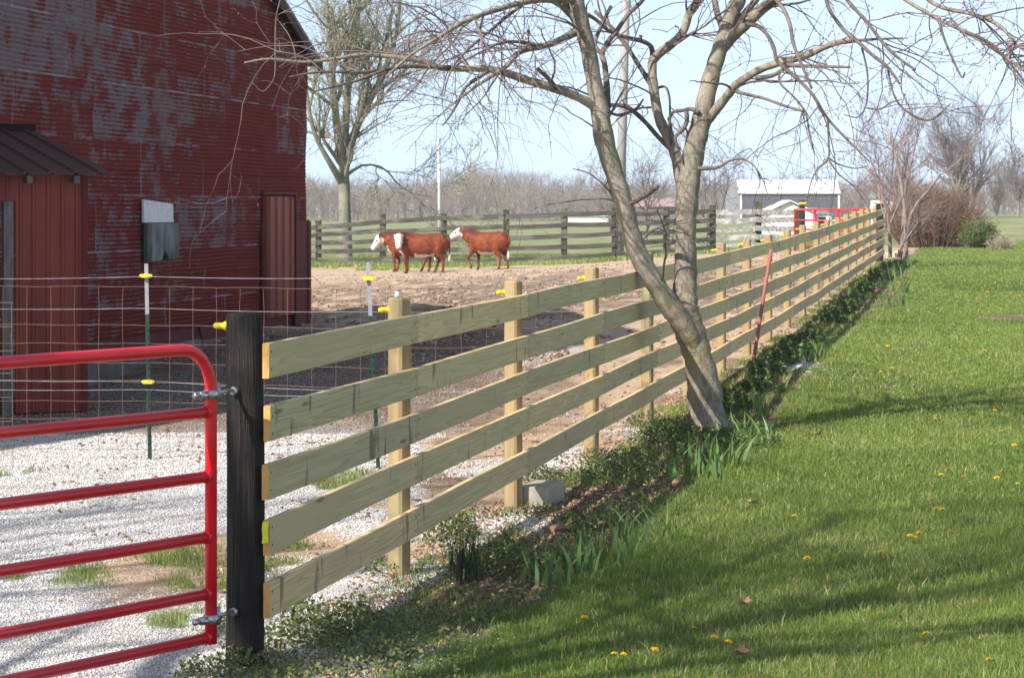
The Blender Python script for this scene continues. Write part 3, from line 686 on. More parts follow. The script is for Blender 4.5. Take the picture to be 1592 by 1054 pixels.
for py in (613,962):
    z=zg(py); h=MB()
    h.tube([(0,0,z-.017),(0,0,z+.017)],.030,16)
    # bolt, band ears and pintle toward the post
    h.box(.026,.062,-.012,.012,z-.014,z+.014); h.tube([(.045,-.03,z),(.045,.03,z)],.008,8); h.tube([(.055,0,z),(.085,0,z)],.009,8); h.tube([(.08,0,z),(.094,0,z)],.014,6)
    h.build('hinge_band',m_zinc,gate,True)
    w=P(328,600,9.1); dx,dy=gp_x-w.x,gp_y-9.1; c,s=math.cos(-ga),math.sin(-ga); lx,ly=dx*c-dy*s,dx*s+dy*c
    L=math.hypot(lx,ly); ex,ey=lx/L,ly/L
    h=MB(); h.tube([(ex*.02,ey*.02,z+.004),(ex*(L-.06),ey*(L-.06),z+.004)],.008,8); h.tube([(ex*.05,ey*.05,z-.03),(ex*.05,ey*.05,z+.04)],.013,10); h.tube([(ex*(L-.095),ey*(L-.095),z),(ex*(L-.08),ey*(L-.08),z)],.018,6)
    h.build('hinge_pin',m_zinc,gate,True)
# ------------------------------------------------------------------ woven wire fence with T posts
wf=thing('wire_fence','rusty woven wire fence on green steel posts between the gate and the barn lot','fence',(0,16.7,0))
WL=[(-6.2,17.3),(-2.66,17.05),(-.95,16.45),(.50,16.72)]
def wfy(x): return float(np.interp(x,[p[0] for p in WL],[p[1] for p in WL]))
xs=np.arange(-6.2,.5,.177)
Pl=[];Rl=[]
for i,x in enumerate(xs):
    y=wfy(x); wob=.004*math.sin(i*2.7); pts=[(x+wob*math.sin(k*1.9),y,gz1(x,y)+.06+(1.255-.06)*k/7) for k in range(8)]; Pl.append(pts);Rl.append([.0015]*8)
V1=batch_tubes(np.array(Pl),np.array(Rl),4)
Pl=[];Rl=[];K=60
hz=[.07,.17,.29,.42,.56,.70,.84,.975,1.255]
for j,z in enumerate(hz):
    xx=np.linspace(-6.2,.5,K); Pl.append([(x,wfy(x)-.004,z+.003*math.sin(k*1.1+j*2)) for k,x in enumerate(xx)]); Rl.append([.0017]*K)
V2=batch_tubes(np.array(Pl),np.array(Rl),4)
V,F=join([V1,V2]); npmesh('woven_wire',V,F,m_rust,wf)
for (z0,z1,z2,z3,r,nm) in ((1.30,1.33,1.34,1.30,.0018,'electric_wire'),(1.10,1.10,1.10,1.10,.0017,'smooth_wire'),(.60,.575,.54,.54,.0017,'electric_wire'),(.515,.51,.50,.50,.0017,'smooth_wire')):
    b=MB(); K=40; pts=[]
    for k in range(K):
        x=-6.2+6.7*k/(K-1); z=float(np.interp(x,[-6.2,-2.66,-.95,.5],[z0,z1,z2,z3])); sag=-.012*abs(math.sin((x+2.66)/1.72*math.pi)); pts.append((x,wfy(x)-.045,z+sag))
    b.tube(pts,r,4); b.build(nm,m_wire,wf,world=True)
for (tp,bp,d) in (((228,410),(234,712),17.05),((572,408),(589,728),16.45)):
    T=P(*tp,d); B=P(*bp,d); B.z=min(B.z,gz1(B.x,B.y)-.05)
    po=None
    prof=[(-.014,-.003),(.014,-.003),(.014,.003),(.003,.003),(.003,.028),(-.003,.028),(-.003,.003),(-.014,.003)]
    def stick(t0,t1,mat,nm,par):
        b=MB(); a=B+(T-B)*t0; c=B+(T-B)*t1; n=8
        V=[(a.x+p[0],a.y+p[1]-.02,a.z) for p in prof]+[(c.x+p[0],c.y+p[1]-.02,c.z) for p in prof]
        b.add(V,[(k,(k+1)%8,8+(k+1)%8,8+k) for k in range(8)]+[tuple(range(8))[::-1],tuple(range(8,16))]); return b.build(nm,mat,par,world=(par is wf))
    po=stick(0,.745 if tp[0]<300 else .75,m_green,'steel_post',wf); po['label']='green steel post with white top'
    # knobs
    b=MB()
    for k in range(16):
        q=B+(T-B)*(.12+k*.037); b.box(q.x-.006,q.x+.006,q.y-.03,q.y-.02,q.z-.008,q.z+.008)
    kn=b.build('studs',m_green,wf,world=True); kn.parent=po
    tt=stick(.75,1,m_posttop,'white_top',wf); tt.parent=po
    for zz in (1.335,.565):
        f=(zz-B.z)/(T.z-B.z); q=B+(T-B)*f; b=MB(); b.box(q.x-.034,q.x+.034,q.y-.058,q.y-.024,q.z-.013,q.z+.013); b.tube([(q.x-.045,q.y-.045,q.z),(q.x+.045,q.y-.045,q.z)],.010,8)
        if zz<1 and tp[0]>300: continue
        o=b.build('insulator',m_yellow,wf,world=True); o.parent=po
# wire panel end at far left
pn=thing('stock_panel','stiff pale wire stock panel at the left edge by the shed doorway','wire panel',P(8,640,15.6).to_tuple())
b=MB(); x1=P(20,500,15.6).x; x0=x1-1.2
for z in (.1,.25,.40,.56,.72,.87,1.03,1.19): b.tube([(x0,15.6,z),(x1,15.6,z+.006)],.002,5)
for x in (x1,x1-.2,x1-.4,x1-.6,x1-.8,x1-1.0): b.tube([(x,15.605,.1),(x-.01,15.605,1.19)],.002,5)
b.build('wire_grid',m_rust,pn,world=True)
# ------------------------------------------------------------------ barn
BC=P(476,513,35.2); BA=math.atan2(-U[1],-U[0])
barn=thing('barn','big old barn clad in faded red corrugated metal, at the left','barn',(BC.x,BC.y,0),BA)
TB,ZE,SL=22.0,4.12,.415; RT=11.0
def twall(px,off=0.0):
    a=(px-796)/FPX; bx,by=BC.x+.978*off,BC.y-.2067*off
    return (bx-a*by)/(U[0]-a*U[1])
def zwall(px,py,off=0.0):
    t=twall(px,off); return HC-(py-HY)/FPX*(BC.y-.2067*off-U[1]*t)
def roofz(t): return ZE+SL*(RT-abs(t-RT))
pit=.052; seg=6; zs=np.arange(.30,ZE+SL*RT,pit/seg)
V=[];F=[];mi=[]
for k,z in enumerate(zs):
    if z<=ZE: t0,t1=0,TB
    else: t0=(z-ZE)/SL; t1=TB-t0
    if t1<=t0: break
    warp=.0
    y=.005*math.sin(2*math.pi*z/pit)
    lap=.010*(1-((z-.30)%.66)/.66)
    n=24
    for q in range(n+1):
        t=t0+(t1-t0)*q/n; V.append((t,y+lap+.012*math.sin(t*1.3+z*2.1)+.006*math.sin(t*5+z*7),z+.010*math.sin(t*2.3)))
V=np.array(V); rows=len(V)//25
i=np.arange(rows-1)[:,None]*25+np.arange(24)[None,:]
F=np.stack([i+1,i,i+25,i+26],-1).reshape(-1,4)
npmesh('gable_wall',V,F,m_corr,barn,smooth=True,world=False)
b=MB(); b.box(.0,TB,-.12,-.02,-.3,.34); b.build('skirt_board',m_darkred,barn)
b=MB(); b.box(-.02,TB,-.35,.03,-.6,.10); 
for t,w,h in ((8.2,1.6,.05),(5.5,1.3,.03),(10.8,1.4,.08)): b.box(t-w/2,t+w/2,-.2,.10,-.6,.10+h)
b.build('foundation',m_concrete,barn,bevel=.03)
b=MB(); b.box(-.02,0,-14,-.02,-.3,ZE); b.box(TB,TB+.02,-14,-.02,-.3,ZE); b.build('side_wall',m_darkred,barn)
b=MB(); b.prism([(0,-.3),(TB,-.3),(TB,ZE),(RT,ZE+SL*RT),(0,ZE)],1,-14,-13.98); b.build('rear_wall',m_darkred,barn)
b=MB(); oh=.16; e=.35
for (ta,tb) in ((-e,RT),(TB+e,RT)):
    za=ZE-SL*e+.07; zb_=ZE+SL*RT+.07
    pl=[(ta,za),(tb,zb_),(tb,zb_-.06),(ta,za-.06)]
    if ta>tb: pl=pl[::-1]
    b.prism(pl,1,-14.2,oh)
b.build('roof',m_roofdark,barn)
b=MB()
for (ta,tb) in ((-e,RT),(TB+e,RT)):
    za=ZE-SL*e+.005; zb_=ZE+SL*RT+.005
    pl=[(ta,za),(tb,zb_),(tb,zb_-.13),(ta,za-.13)]
    if ta>tb: pl=pl[::-1]
    b.prism(pl,1,oh-.03,oh-.002)
b.build('rake_board',simple('brown_trim',(.09,.04,.03),(.06,.03,.025),4,.8,.2,.003),barn)
# ribbed side door
def ribbed(b,x0,x1,z0,z1,y,pitch=.19,rib=.018):
    xs_=[x0]; prof=[]
    x=x0
    pts=[]
    while x<x1-.01:
        w=min(pitch,x1-x); pts+= [(x,y),(x+w*.40,y),(x+w*.5,y+rib),(x+w*.64,y+rib),(x+w*.74,y)]; x+=w
    pts.append((x1,y))
    V=[(p[0],p[1],z0) for p in pts]+[(p[0],p[1],z1) for p in pts]; n=len(pts)
    b.add(V,[(k+1,k,n+k,n+k+1) for k in range(n-1)])
    b.box(x0,x1,y-.03,y-.002,z0,z1)
t0,t1=twall(457,.05),twall(411,.05); zt=zwall(430,306,.05); zb=zwall(430,492,.05)
b=MB(); ribbed(b,t0,t1,zb,zt,.06,.34,.03); dr=b.build('door',m_ribred,barn)
b=MB(); b.box(t0-.07,t0-.01,.03,.085,zb,zt+.03); b.box(t1+.01,t1+.06,.03,.045,zb,zt+.03); b.box(t0-.07,t1+.08,.03,.08,zt+.032,zt+.07); b.build('door_frame',m_darkred,barn)
b=MB(); b.box(-.03,t0-.08,.03,.05,.0,zwall(470,342)); b.box(-.03,.10,.05,.07,.0,zwall(470,345)); b.build('corner_board',m_darkred,barn)
# dark slot under door
b=MB(); ta,tb=twall(216),twall(262); h1,h2=zwall(238,317),zwall(238,346)
b.prism([(tb,h1+.0),(ta,h1+.05),(ta+.0,h2),(tb-.02,h2)],1,.035,.06); o=b.build('hatch_board',m_white,barn); o['label']='white painted board'
ta,tb=twall(219),twall(268); h3=zwall(238,404)
b=MB(); b.prism([(tb,h2-.01),(ta,h2-.005),(ta,h3-.02),(tb+(ta-tb)*.55,h3-.01),(tb+(ta-tb)*.45,h3+.12),(tb+(ta-tb)*.3,h3+.0),(tb,h3+.02)][::1],1,.035,.085)
o=b.build('hatch_board',simple('mouldy_board',(.17,.165,.15),(.05,.045,.035),2.2,.9,.5,.006,stretch=(2,2,1),c3=(.26,.26,.26)),barn); o['label']='weathered grey board with a ragged lower edge'
# leaning black stick by the wall
b=MB(); b.tube([P(287,424,31.5),P(301,470,31),P(316,540,30.3)],.016,6); o=b.build('iron_bar',m_dark); o.location=(0,0,0); tag(o,'thin dark bar leaning against the red barn wall beside the green post','bar')
# ------------------------------------------------------------------ shed in front of the barn
sc_=P(132,642,20.9); sa=math.radians(180+25)    # local x goes left along the front
shed=thing('shed','small shed with ribbed red steel front and dark metal roof against the barn','shed',(sc_.x,sc_.y,0),sa)
# local x = left along front (toward camera slightly), local y = z x x -> away? 
lx=(math.cos(sa),math.sin(sa)); ly=(-math.sin(sa),math.cos(sa))   # ly points to camera side
H=HC-(268-HY)/FPX*20.9
b=MB(); ribbed(b,0,.62,.02,H-.02,0,.13,.015); b.build('front_wall',m_ribred,shed)
b=MB(); ribbed(b,.62,1.6,HC-(312-HY)/FPX*20.9,H-.021,.0,.13,.015); b.build('door_header',m_ribred,shed)
b=MB(); b.box(.635,.72,-.12,-.02,.0,HC-(313-HY)/FPX*20.9); b.box(1.52,1.6,-.12,-.02,.0,1.85); b.build('door_post',m_trimgrey,shed)
b=MB(); ribbed(b,1.6,2.9,.02,H-.02,0,.13,.015); b.build('front_wall',m_ribred,shed)
b=MB(); b.box(-.012,.0,-2.7,.0,0,H); b.box(-.02,.03,-.03,.02,0,H); b.build('side_wall',m_darkred,shed)
b=MB(); b.box(.73,1.5,-2.0,-1.9,0,2.0); b.build('back_panel',m_dark,shed)
b=MB(); L=2.95; rise=.47
pts=[];x=-.2
V=[];F=[]
xsr=[]
x=-.2
while x<2.9:
    for dx,h in ((0,0),(.08,0),(.095,.022),(.125,.022),(.14,0)): xsr.append((x+dx,h))
    x+=.22
n=len(xsr)
V=[(q[0],.20,H-.01+q[1]) for q in xsr]+[(q[0],.20-L,H-.01+rise+q[1]) for q in xsr]
V+=[(v[0],v[1],v[2]-.02) for v in V]
F=[(k,k+1,n+k+1,n+k) for k in range(n-1)]+[(2*n+k+1,2*n+k,3*n+k,3*n+k+1) for k in range(n-1)]+[(k+1,k,2*n+k,2*n+k+1) for k in range(n-1)]+[(0,n,3*n,2*n)]
b.add(V,F); b.build('roof',m_roofdark,shed)
b=MB(); b.box(-.2,2.9,.20-L-.08,.20-L+.06,H+rise-.03,H+rise+.05); b.build('ridge_cap',m_dark,shed)
for k in range(5):
    b=MB(); b.box(.08+k*.42,.13+k*.42,-.2,.13,H-.10,H-.035); b.build('rafter',m_trimgrey,shed)
# ------------------------------------------------------------------ far weathered fence
def far_fence(pl,mat,pmat,name,label,nr=5,hgt=1.2,bw=.15,group=None):
    """pl: list of (px,toprailpy,d,toppy)"""
    a=P(pl[0][0],pl[0][1],pl[0][2]); t=thing(name,label,'fence',(a.x,a.y,gz1(a.x,a.y)),0,group)
    pts=[P(q[0],q[1],q[2]) for q in pl]
    for i,(q,p) in enumerate(zip(pl,pts)):
        g=gz1(p.x,p.y); top=P(q[0],q[3],q[2]).z; b=MB(); w=.10
        b.box(p.x-w,p.x+w,p.y-w,p.y+w,g-.2,top); o=b.build('post',pmat,t,world=True,bevel=.015)
    for i in range(len(pts)-1):
        a,c=pts[i],pts[i+1]; ga_,gc_=gz1(a.x,a.y),gz1(c.x,c.y)
        for j in range(nr):
            fa=j/(nr-1)
            za=a.z-fa*(a.z-ga_-.22)*1.0; zc=c.z-fa*(c.z-gc_-.22)
            za+=.02*math.sin(i*3+j*5); zc+=.02*math.sin(i*4+j*3)
            d=(c-a); d.z=0; nrm=Vector((-d.y,d.x,0)).normalized()
            if nrm.y>0: nrm=-nrm
            K=4; V=[]
            for k in range(K):
                f=k/(K-1); x=a.x+(c.x-a.x)*f; y=a.y+(c.y-a.y)*f; z=za+(zc-za)*f-.015*math.sin(math.pi*f)
                for (o_,h) in ((.11,0),(.14,0),(.14,-bw),(.11,-bw)): V.append((x+nrm.x*o_,y+nrm.y*o_,z+h))
            F=[(k*4+q,k*4+(q+1)%4,(k+1)*4+(q+1)%4,(k+1)*4+q) for k in range(K-1) for q in range(4)]+[(0,1,2,3),(12,15,14,13)]
            b=MB(); b.add(V,F); b.build('rail',mat,t,world=True)
    return t
far_fence([(395,366,79,358),(495,350,78,343),(595,341,77.5,333),(690,336,77,332),(787,332.5,76,326),(877,330,76,323),(956,328.5,76,322),(1036,327,76.5,321),(1108,325.5,77,319)],m_oldwood,m_greenpost,'weathered_fence','dark weathered plank fence across the far side of the cattle lot')
far_fence([(1104,326,79,330),(1179,325.5,78,313),(1240,325.5,72,325)],m_graywood,m_greenpost,'grey_plank_fence','pale grey plank fence between the dark far fence and the far red gate',nr=5,bw=.17)
# far red gate & its post
p0=P(1247,325,70.5); g=gz1(p0.x,p0.y); b=MB(); b.tube([(p0.x,p0.y,g-.2),(p0.x,p0.y,P(0,312,70.5).z)],.09,10)
o=b.build('far_gate_post',m_blackpost); tag(o,'black post with a yellow insulator beside the far red gate','gate post')
b=MB(); q=P(1247,316.5,70.3); b.tube([(q.x-.11,q.y-.12,q.z),(q.x+.11,q.y-.12,q.z)],.035,8); b.build('insulator',m_yellow,o)
fg=thing('far_red_gate','red tubular farm gate closing the far end of the cattle lot','gate',P(1236,390,69.8).to_tuple())
A=P(1236,326,69.8); B=P(1350,326.5,60.5); Bz=P(1350,0,60.5)
def gl(f,z): return Vector((A.x+(B.x-A.x)*f,A.y+(B.y-A.y)*f,z))
za=A.z;zb2=A.z-1.28
b=MB(); b.tube([gl(0,zb2),gl(0,za-.1),gl(.01,za-.03),gl(.03,za),gl(1,za),gl(1,zb2)],.032,8); b.build('frame',m_red,fg,True,world=True)
for zz in (za-.31,za-.58,za-.80,za-1.02,za-1.25):
    b=MB(); b.tube([gl(0,zz),gl(1,zz)],.028,8); b.build('rail',m_red,fg,True,world=True)
for f in (.30,.62,.85):
    b=MB(); b.tube([gl(f,zb2),gl(f,za)],.05,8); b.build('stile',m_red,fg,True,world=True)
# ------------------------------------------------------------------ red rod, block, brick
b=MB(); a=P(1199,388,24.6); c=P(1168,552,24.6); c.z=gz1(c.x,c.y)-.03; 
b.tube([c,c+(a-c)*.3,c+(a-c)*.6,a],.019,8); o=b.build('steel_rod',m_rod,None,True); tag(o,'rusty red rod leaning against the board fence behind the tree','rod')
bx,by=ground_pt(828,785)
blk=thing('concrete_block','grey concrete block lying on the soil beside the third fence post','block',(bx+.06,by+.15,gz1(bx,by)-.01),math.radians(-3))
b=MB(); W2,L2,H2=.098,.20,.15
b.box(-W2,W2,-L2,L2,0,.125); me=b.build('block_body',m_block,blk,bevel=.006)
me.rotation_euler=(0,0,-.22)
b=MB(); q=ground_pt(868,828); b.box(-.07,.07,-.045,.045,0,.035); o=b.build('brick',simple('old_brick',(.30,.16,.11),(.22,.11,.08),14,.9,.3,.003)); o.location=(q[0],q[1],gz1(*q)); o.rotation_euler=(.1,0,.7); tag(o,'broken reddish brick half buried in the shaded bed','brick')
# ------------------------------------------------------------------ main tree
TD=18.6
LIMB=[
 # (pts [(px,py,r)], depth offset at end)
 ('trunk',[(1107,692,44),(1103,668,34),(1098,640,29),(1094,600,26.5),(1085,555,23.5),(1076,525,23.5),(1067,500,26),(1061,478,26),(1064,455,20.5),(1066,432,18.5),(1066,400,17.5),(1066,350,17),(1068,310,18.5),(1073,270,18),(1082,220,17),(1090,190,16.5),(1097,155,14.5),(1107,115,14),(1118,80,13),(1128,50,12),(1138,20,12.5),(1148,0,12),(1160,-50,10),(1180,-130,8),(1190,-220,5)],.3),
 ('limb',[(1082,545,10),(1072,520,15),(1056,496,17),(1040,474,17),(1022,446,16),(1000,410,15.2),(983,370,15.5),(970,320,15.2),(955,270,15),(940,220,16),(932,170,14),(924,130,12.5),(915,80,12),(905,40,13),(895,0,12.5),(885,-60,10),(860,-150,7),(850,-240,4)],-.5),
 ('limb',[(1074,372,7),(1069,340,11),(1063,308,10.5),(1058,278,9.5),(1050,240,9.5),(1040,215,9.5),(1025,185,8.5),(1018,150,8),(1014,110,7.5),(1018,90,8),(1045,68,7.5),(1062,50,7),(1072,20,6.5),(1085,0,7),(1100,-50,6),(1130,-140,4)],.8,.15),
 ('limb',[(1095,192,9),(1110,175,8),(1130,150,7.5),(1145,132,6.5),(1165,118,6.5),(1185,107,6),(1215,97,6),(1250,88,5.5),(1290,70,5),(1328,61,4.8)],-.5,.22),
 ('limb',[(1120,80,9),(1138,58,9.5),(1152,45,9.5),(1172,25,9.5),(1205,-2,9),(1250,-40,7),(1320,-90,5),(1400,-150,3)],-.3,.26),
 ('limb',[(938,178,9),(915,160,7.5),(890,148,7),(860,137,7.2),(825,127,6.8),(790,115,6.3),(760,108,5.5),(715,107,5),(680,105,4.5),(650,95,4.2),(600,88,3.5),(560,86,3),(520,92,2.5),(470,97,2.2),(420,92,1.8),(380,98,1.2)],-1.6,-.25),
 ('branch',[(700,106,4.6),(640,103,4.4),(600,108,4),(560,113,3.2),(500,112,2.5),(450,120,1.5)],-1.9,-1.2),
 ('branch',[(600,108,3.4),(560,124,3),(520,135,2.3),(490,142,1.3)],-1.9,-1.6),
 ('branch',[(862,140,5.5),(855,125,4.8),(835,107,4)],-.8,-.6),
 ('branch',[(758,112,4.2),(725,135,3.2),(712,160,2.6),(700,180,2),(688,196,1.2)],-1.6,-1.1),
 ('limb',[(903,45,7),(875,60,5),(845,72,5),(815,78,4.6),(800,88,4.5),(785,105,3.5),(740,135,2.2),(700,165,1.3)],-1.5,-.3),
 ('branch',[(843,72,4),(790,65,3),(750,80,2),(705,105,1.2)],-1.5,-.8),
 ('limb',[(898,10,8),(860,0,5.5),(815,4,4.6),(765,18,4),(720,35,3.5),(680,60,3),(640,85,2.2),(600,120,1.4)],-1.8,-.3),
 ('branch',[(820,2,4),(790,25,3.4),(760,50,3),(725,80,2.4),(700,112,1.6),(690,150,1)],-1.6,-.6),
 ('branch',[(945,168,7),(943,130,6.5),(940,100,6),(936,84,6),(945,66,6),(958,50,5.5),(975,25,5),(1000,0,4.5),(1020,-30,4)],.5,-.1),
 ('branch',[(938,86,5),(925,70,4.5),(935,40,4),(950,10,4)],.2,.1),
 ('branch',[(1052,240,6),(1025,215,5.2),(1000,187,5),(975,167,5),(948,163,3.5),(940,160,2.5)],.2,.4),
 ('branch',[(1014,135,6),(995,105,5.2),(978,78,5),(965,60,4.8),(948,40,4.3),(925,18,4)],.9,.5),
 ('branch',[(1014,95,5.5),(1013,75,5.5),(1000,65,5),(970,58,4.6),(945,47,4.4),(925,30,4),(905,20,3.5)],.2,.6),
 ('branch',[(945,168,3.5),(950,176,3.3),(965,179,3.3),(988,170,3),(1000,155,2)],.3,-.1),
 ('branch',[(976,318,6),(992,311,5),(1008,302,4.4),(1023,290,4)],-.6,-.2),
 ('branch',[(1085,262,5),(1104,262,4),(1118,260,3),(1135,250,2.2),(1155,248,1.8),(1172,258,1.5),(1186,280,1.2),(1196,310,.8)],-.3,0),
 ('branch',[(1087,176,5),(1075,170,4.5),(1062,172,4),(1045,176,3.4),(1041,195,2.6),(1043,225,2)],.3,.1),
 ('branch',[(1067,173,4.6),(1068,188,4.6),(1062,202,4),(1050,214,3.5),(1056,235,2.5),(1062,255,2)],.1,.1),
 ('branch',[(1018,142,3.5),(1026,136,2.8),(1036,137,2.8),(1041,155,2.4),(1042,185,2.2),(1046,215,1.8)],.4,.6),
 ('branch',[(1145,143,4),(1165,148,3.6),(1190,154,3.2),(1220,165,3),(1248,173,2.8)],-.9,-.2),
 ('branch',[(1175,122,5),(1200,118,4.6),(1218,108,4.4),(1226,100,4)],-.4,-.2),
 ('branch',[(1222,102,4.5),(1250,103,3.8),(1290,104,3),(1321,105,2.2)],-.7,-.4),
 ('branch',[(1300,68,4),(1340,63,3.2),(1370,61,2.4),(1403,60,1.6)],-.8,-.55),
 ('branch',[(1160,38,5),(1178,41,4.6),(1193,55,4.2),(1203,75,4),(1208,95,4),(1222,108,4),(1245,128,3.8),(1265,150,3.6),(1285,182,3.2),(1305,205,2.8),(1330,230,2.2),(1352,252,1.4)],-1.0,-.3),
 ('branch',[(1203,-5,5),(1218,15,4.2),(1228,38,4),(1234,70,3.6),(1248,105,3.2),(1262,138,2.4)],-.9,-.5),
 ('branch',[(1282,-20,4),(1288,12,4),(1310,45,4),(1330,62,4),(1355,85,3.6),(1380,105,3.2),(1399,131,2.2)],-1.3,-.8),
 ('branch',[(1300,-20,4),(1325,10,3.8),(1348,35,3.6),(1375,70,3.4),(1400,93,3),(1423,109,2.4)],-1.2,-.8),
 ('limb',[(1330,-60,5.5),(1400,-5,4.6),(1450,25,4.4),(1500,50,4.2),(1535,70,3.8),(1570,95,3.2),(1620,130,2.5)],-1.6,-.6),
 ('limb',[(1380,-60,6),(1450,5,5),(1510,22,4.8),(1550,38,4.6),(1575,62,3.8),(1600,85,3),(1640,110,2)],-1.7,-.6),
 ('branch',[(1212,112,2.6),(1213,130,2.2),(1235,152,2.2),(1252,175,2.2),(1258,205,2),(1266,238,1.4)],-.8,-.5),
 ('branch',[(1287,185,2.6),(1288,215,2),(1288,246,2),(1272,262,1.8),(1262,280,1.5),(1255,308,1)],-.9,-.8),
 ('branch',[(1288,246,2),(1305,256,1.6),(1330,262,1.2),(1350,258,.8)],-.9,-.85),
 ('branch',[(1289,250,1.8),(1305,272,1.5),(1330,290,1)],-.9,-.85),
 ('branch',[(1340,75,2.2),(1348,110,2),(1349,145,1.8),(1344,170,1.6),(1332,183,1.4),(1312,178,1)],-1.1,-1.0),
 ('branch',[(1380,105,2.4),(1387,140,2.2),(1400,165,2.2),(1425,183,2.2),(1445,187,2),(1460,178,1.8),(1478,161,1.3)],-1.3,-1.1),
 ('branch',[(1345,168,1.6),(1368,170,1.6),(1385,160,1.5),(1402,155,1.2)],-1.2,-1.1),
 ('branch',[(1460,28,3),(1466,55,2.5),(1480,90,2.2),(1495,120,2),(1500,113,1.5)],-1.6,-1.4),
 ('branch',[(1500,50,3),(1540,68,2.8),(1575,105,2.2),(1595,130,1.8)],-1.7,-1.6),
 ('branch',[(445,-40,2.6),(436,0,2.4),(429,30,2.3),(428,75,2.2),(427,118,2),(416,137,1.7),(406,142,1.5),(392,128,1)],-2.2,-2.1),
 ('branch',[(429,28,2),(446,50,2),(456,72,2),(461,98,1.4)],-2.2,-2.1),
 ('branch',[(430,26,1.6),(440,20,1.5),(460,19,1.3)],-2.2,-2.1),
 ('branch',[(560,-10,2.2),(545,30,2.2),(520,90,2),(518,120,1.8),(508,140,1.3)],-2,-1.9),
]
def main_tree():
    bx,by=P(1098,668,TD).x,TD
    t=thing('redbud_tree','budding tree with a forked trunk standing in the bed beside the board fence','tree',(bx,by,gz1(bx,by)))
    sc=TD/FPX; big=[];small=[];allP=[];allR=[]
    for e in LIMB:
        kind,pts,d1=e[0],e[1],e[2]; d0=e[3] if len(e)>3 else 0
        n=len(pts)
        W=[];R=[]
        for i,(px,py,r) in enumerate(pts):
            d=TD+d0+(d1-d0)*(i/(n-1)); W.append(P(px,py,d)); R.append(r*sc*(.97 if kind!='branch' else .74)*(.66 if (kind=='limb' and pts[0][0]>1300) else 1)*(.6 if (kind=='branch' and pts[0][0]<600) else 1))
        if kind=='trunk': W[0].z=min(W[0].z,gz1(W[0].x,W[0].y)-.08)
        K=(n-1)*4+1; Q,RR=resample(W,R,K)
        b=MB(); ns=18 if kind=='trunk' else (12 if kind=='limb' else 8)
        # lumpy bark radius
        RR=RR*(1+.05*np.sin(np.arange(K)*1.9+len(big))+.03*np.sin(np.arange(K)*.7))
        b.tube([tuple(q) for q in Q],list(RR),ns)
        o=b.build('trunk' if kind=='trunk' else ('limb' if kind=='limb' else 'branch'),m_barkmain if kind!='branch' else m_barkbacklit,t,True,world=True)
        if kind=='trunk':
            tx=o
        a,rr=resample(W,R,16); big.append(a); allR.append(rr)
    Pn=np.array(big);Rn=np.array(allR)
    global out_c
    # upper crown outside the picture (casts the shadows on the lawn)
    hi=[i for i in (0,1,2,4,33,34) if i<len(Pn)]
    r2=np.random.default_rng(5)
    c1,cr1=kids(Pn[hi],Rn[hi],34,(.72,1),(1.0,2.4),(25,65),.25,.14,0,.6,.03,9,.3,rr=r2)
    c2,cr2=kids(c1,cr1,190,(.2,1),(.5,1.3),(25,60),.1,.16,-.02,.6,.012,8,.3,rr=r2)
    c3,cr3=kids(c2,cr2,900,(.2,1),(.3,.8),(25,60),.0,.18,-.04,.6,.005,6,.35,rr=r2,rmin=.002)
    # secondary branches on visible limbs
    vis=[i for i in range(len(Pn)) if i!=0]
    d1,dr1=kids(Pn[vis],Rn[vis],62,(.2,.85),(.35,1.3),(30,75),.05,.17,-.04,.5,.011,9,.3,rr=r2,rmin=.004)
    d1b,dr1b=kids(Pn[vis],Rn[vis],60,(.3,.85),(.5,1.5),(30,70),.25,.13,-.09,.5,.008,12,.3,rr=r2,rmin=.003)
    def thin(a,r_,keep=.25):
        k=(a[:,0,0]/a[:,0,1]*FPX+796>575)|(r2.uniform(0,1,len(a))<keep); return a[k],r_[k]
    d1,dr1=thin(d1,dr1); d1b,dr1b=thin(d1b,dr1b)
    d2,dr2=kids(d1,dr1,200,(.15,1),(.25,.8),(25,65),0,.2,-.06,.6,.006,8,.4,rr=r2,rmin=.0024)
    d2b,dr2b=kids(d1b,dr1b,140,(.15,1),(.2,.7),(25,65),0,.2,-.05,.6,.006,8,.4,rr=r2,rmin=.0022)
    d3,dr3=kids(np.concatenate([d2,d2b]),np.concatenate([dr2,dr2b]),300,(.1,1),(.1,.4),(30,70),0,.22,-.03,.7,.004,6,.5,rr=r2,rmin=.0019)
    # drooping twigs on left limb & dense upper left
    li=[5,6,7,9,10,11,12,13]; e1,er1=kids(Pn[li],Rn[li],85,(.05,.72),(.3,1.1),(40,95),0,.20,-.06,.5,.0045,9,.35,rr=r2,rmin=.0020)
    e1,er1=thin(e1,er1,.3)
    e2,er2=kids(e1,er1,170,(.1,1),(.12,.5),(30,70),0,.24,-.05,.7,.004,7,.5,rr=r2,rmin=.0018)
    ri=[32,33,34,35,3,4]; ri=[i for i in ri if i<len(Pn)]
    f1,fr1=kids(Pn[ri],Rn[ri],60,(.3,1),(.3,1.0),(30,80),0,.2,-.05,.5,.006,9,.35,rr=r2,rmin=.0022)
    f2,fr2=kids(f1,fr1,170,(.1,1),(.12,.5),(30,70),0,.22,-.03,.7,.004,7,.5,rr=r2,rmin=.0018)
    parts=[]
    for a,r,ns in ((c1,cr1,6),(c2,cr2,4),(c3,cr3,3),(d1,dr1,5),(d1b,dr1b,4),(d2,dr2,4),(d2b,dr2b,3),(d3,dr3,3),(e1,er1,3),(e2,er2,3),(f1,fr1,3),(f2,fr2,3)): parts.append(batch_tubes(a,r,ns))
    V,F=join(parts); npmesh('twigs',V,F,m_twig,t,smooth=True)
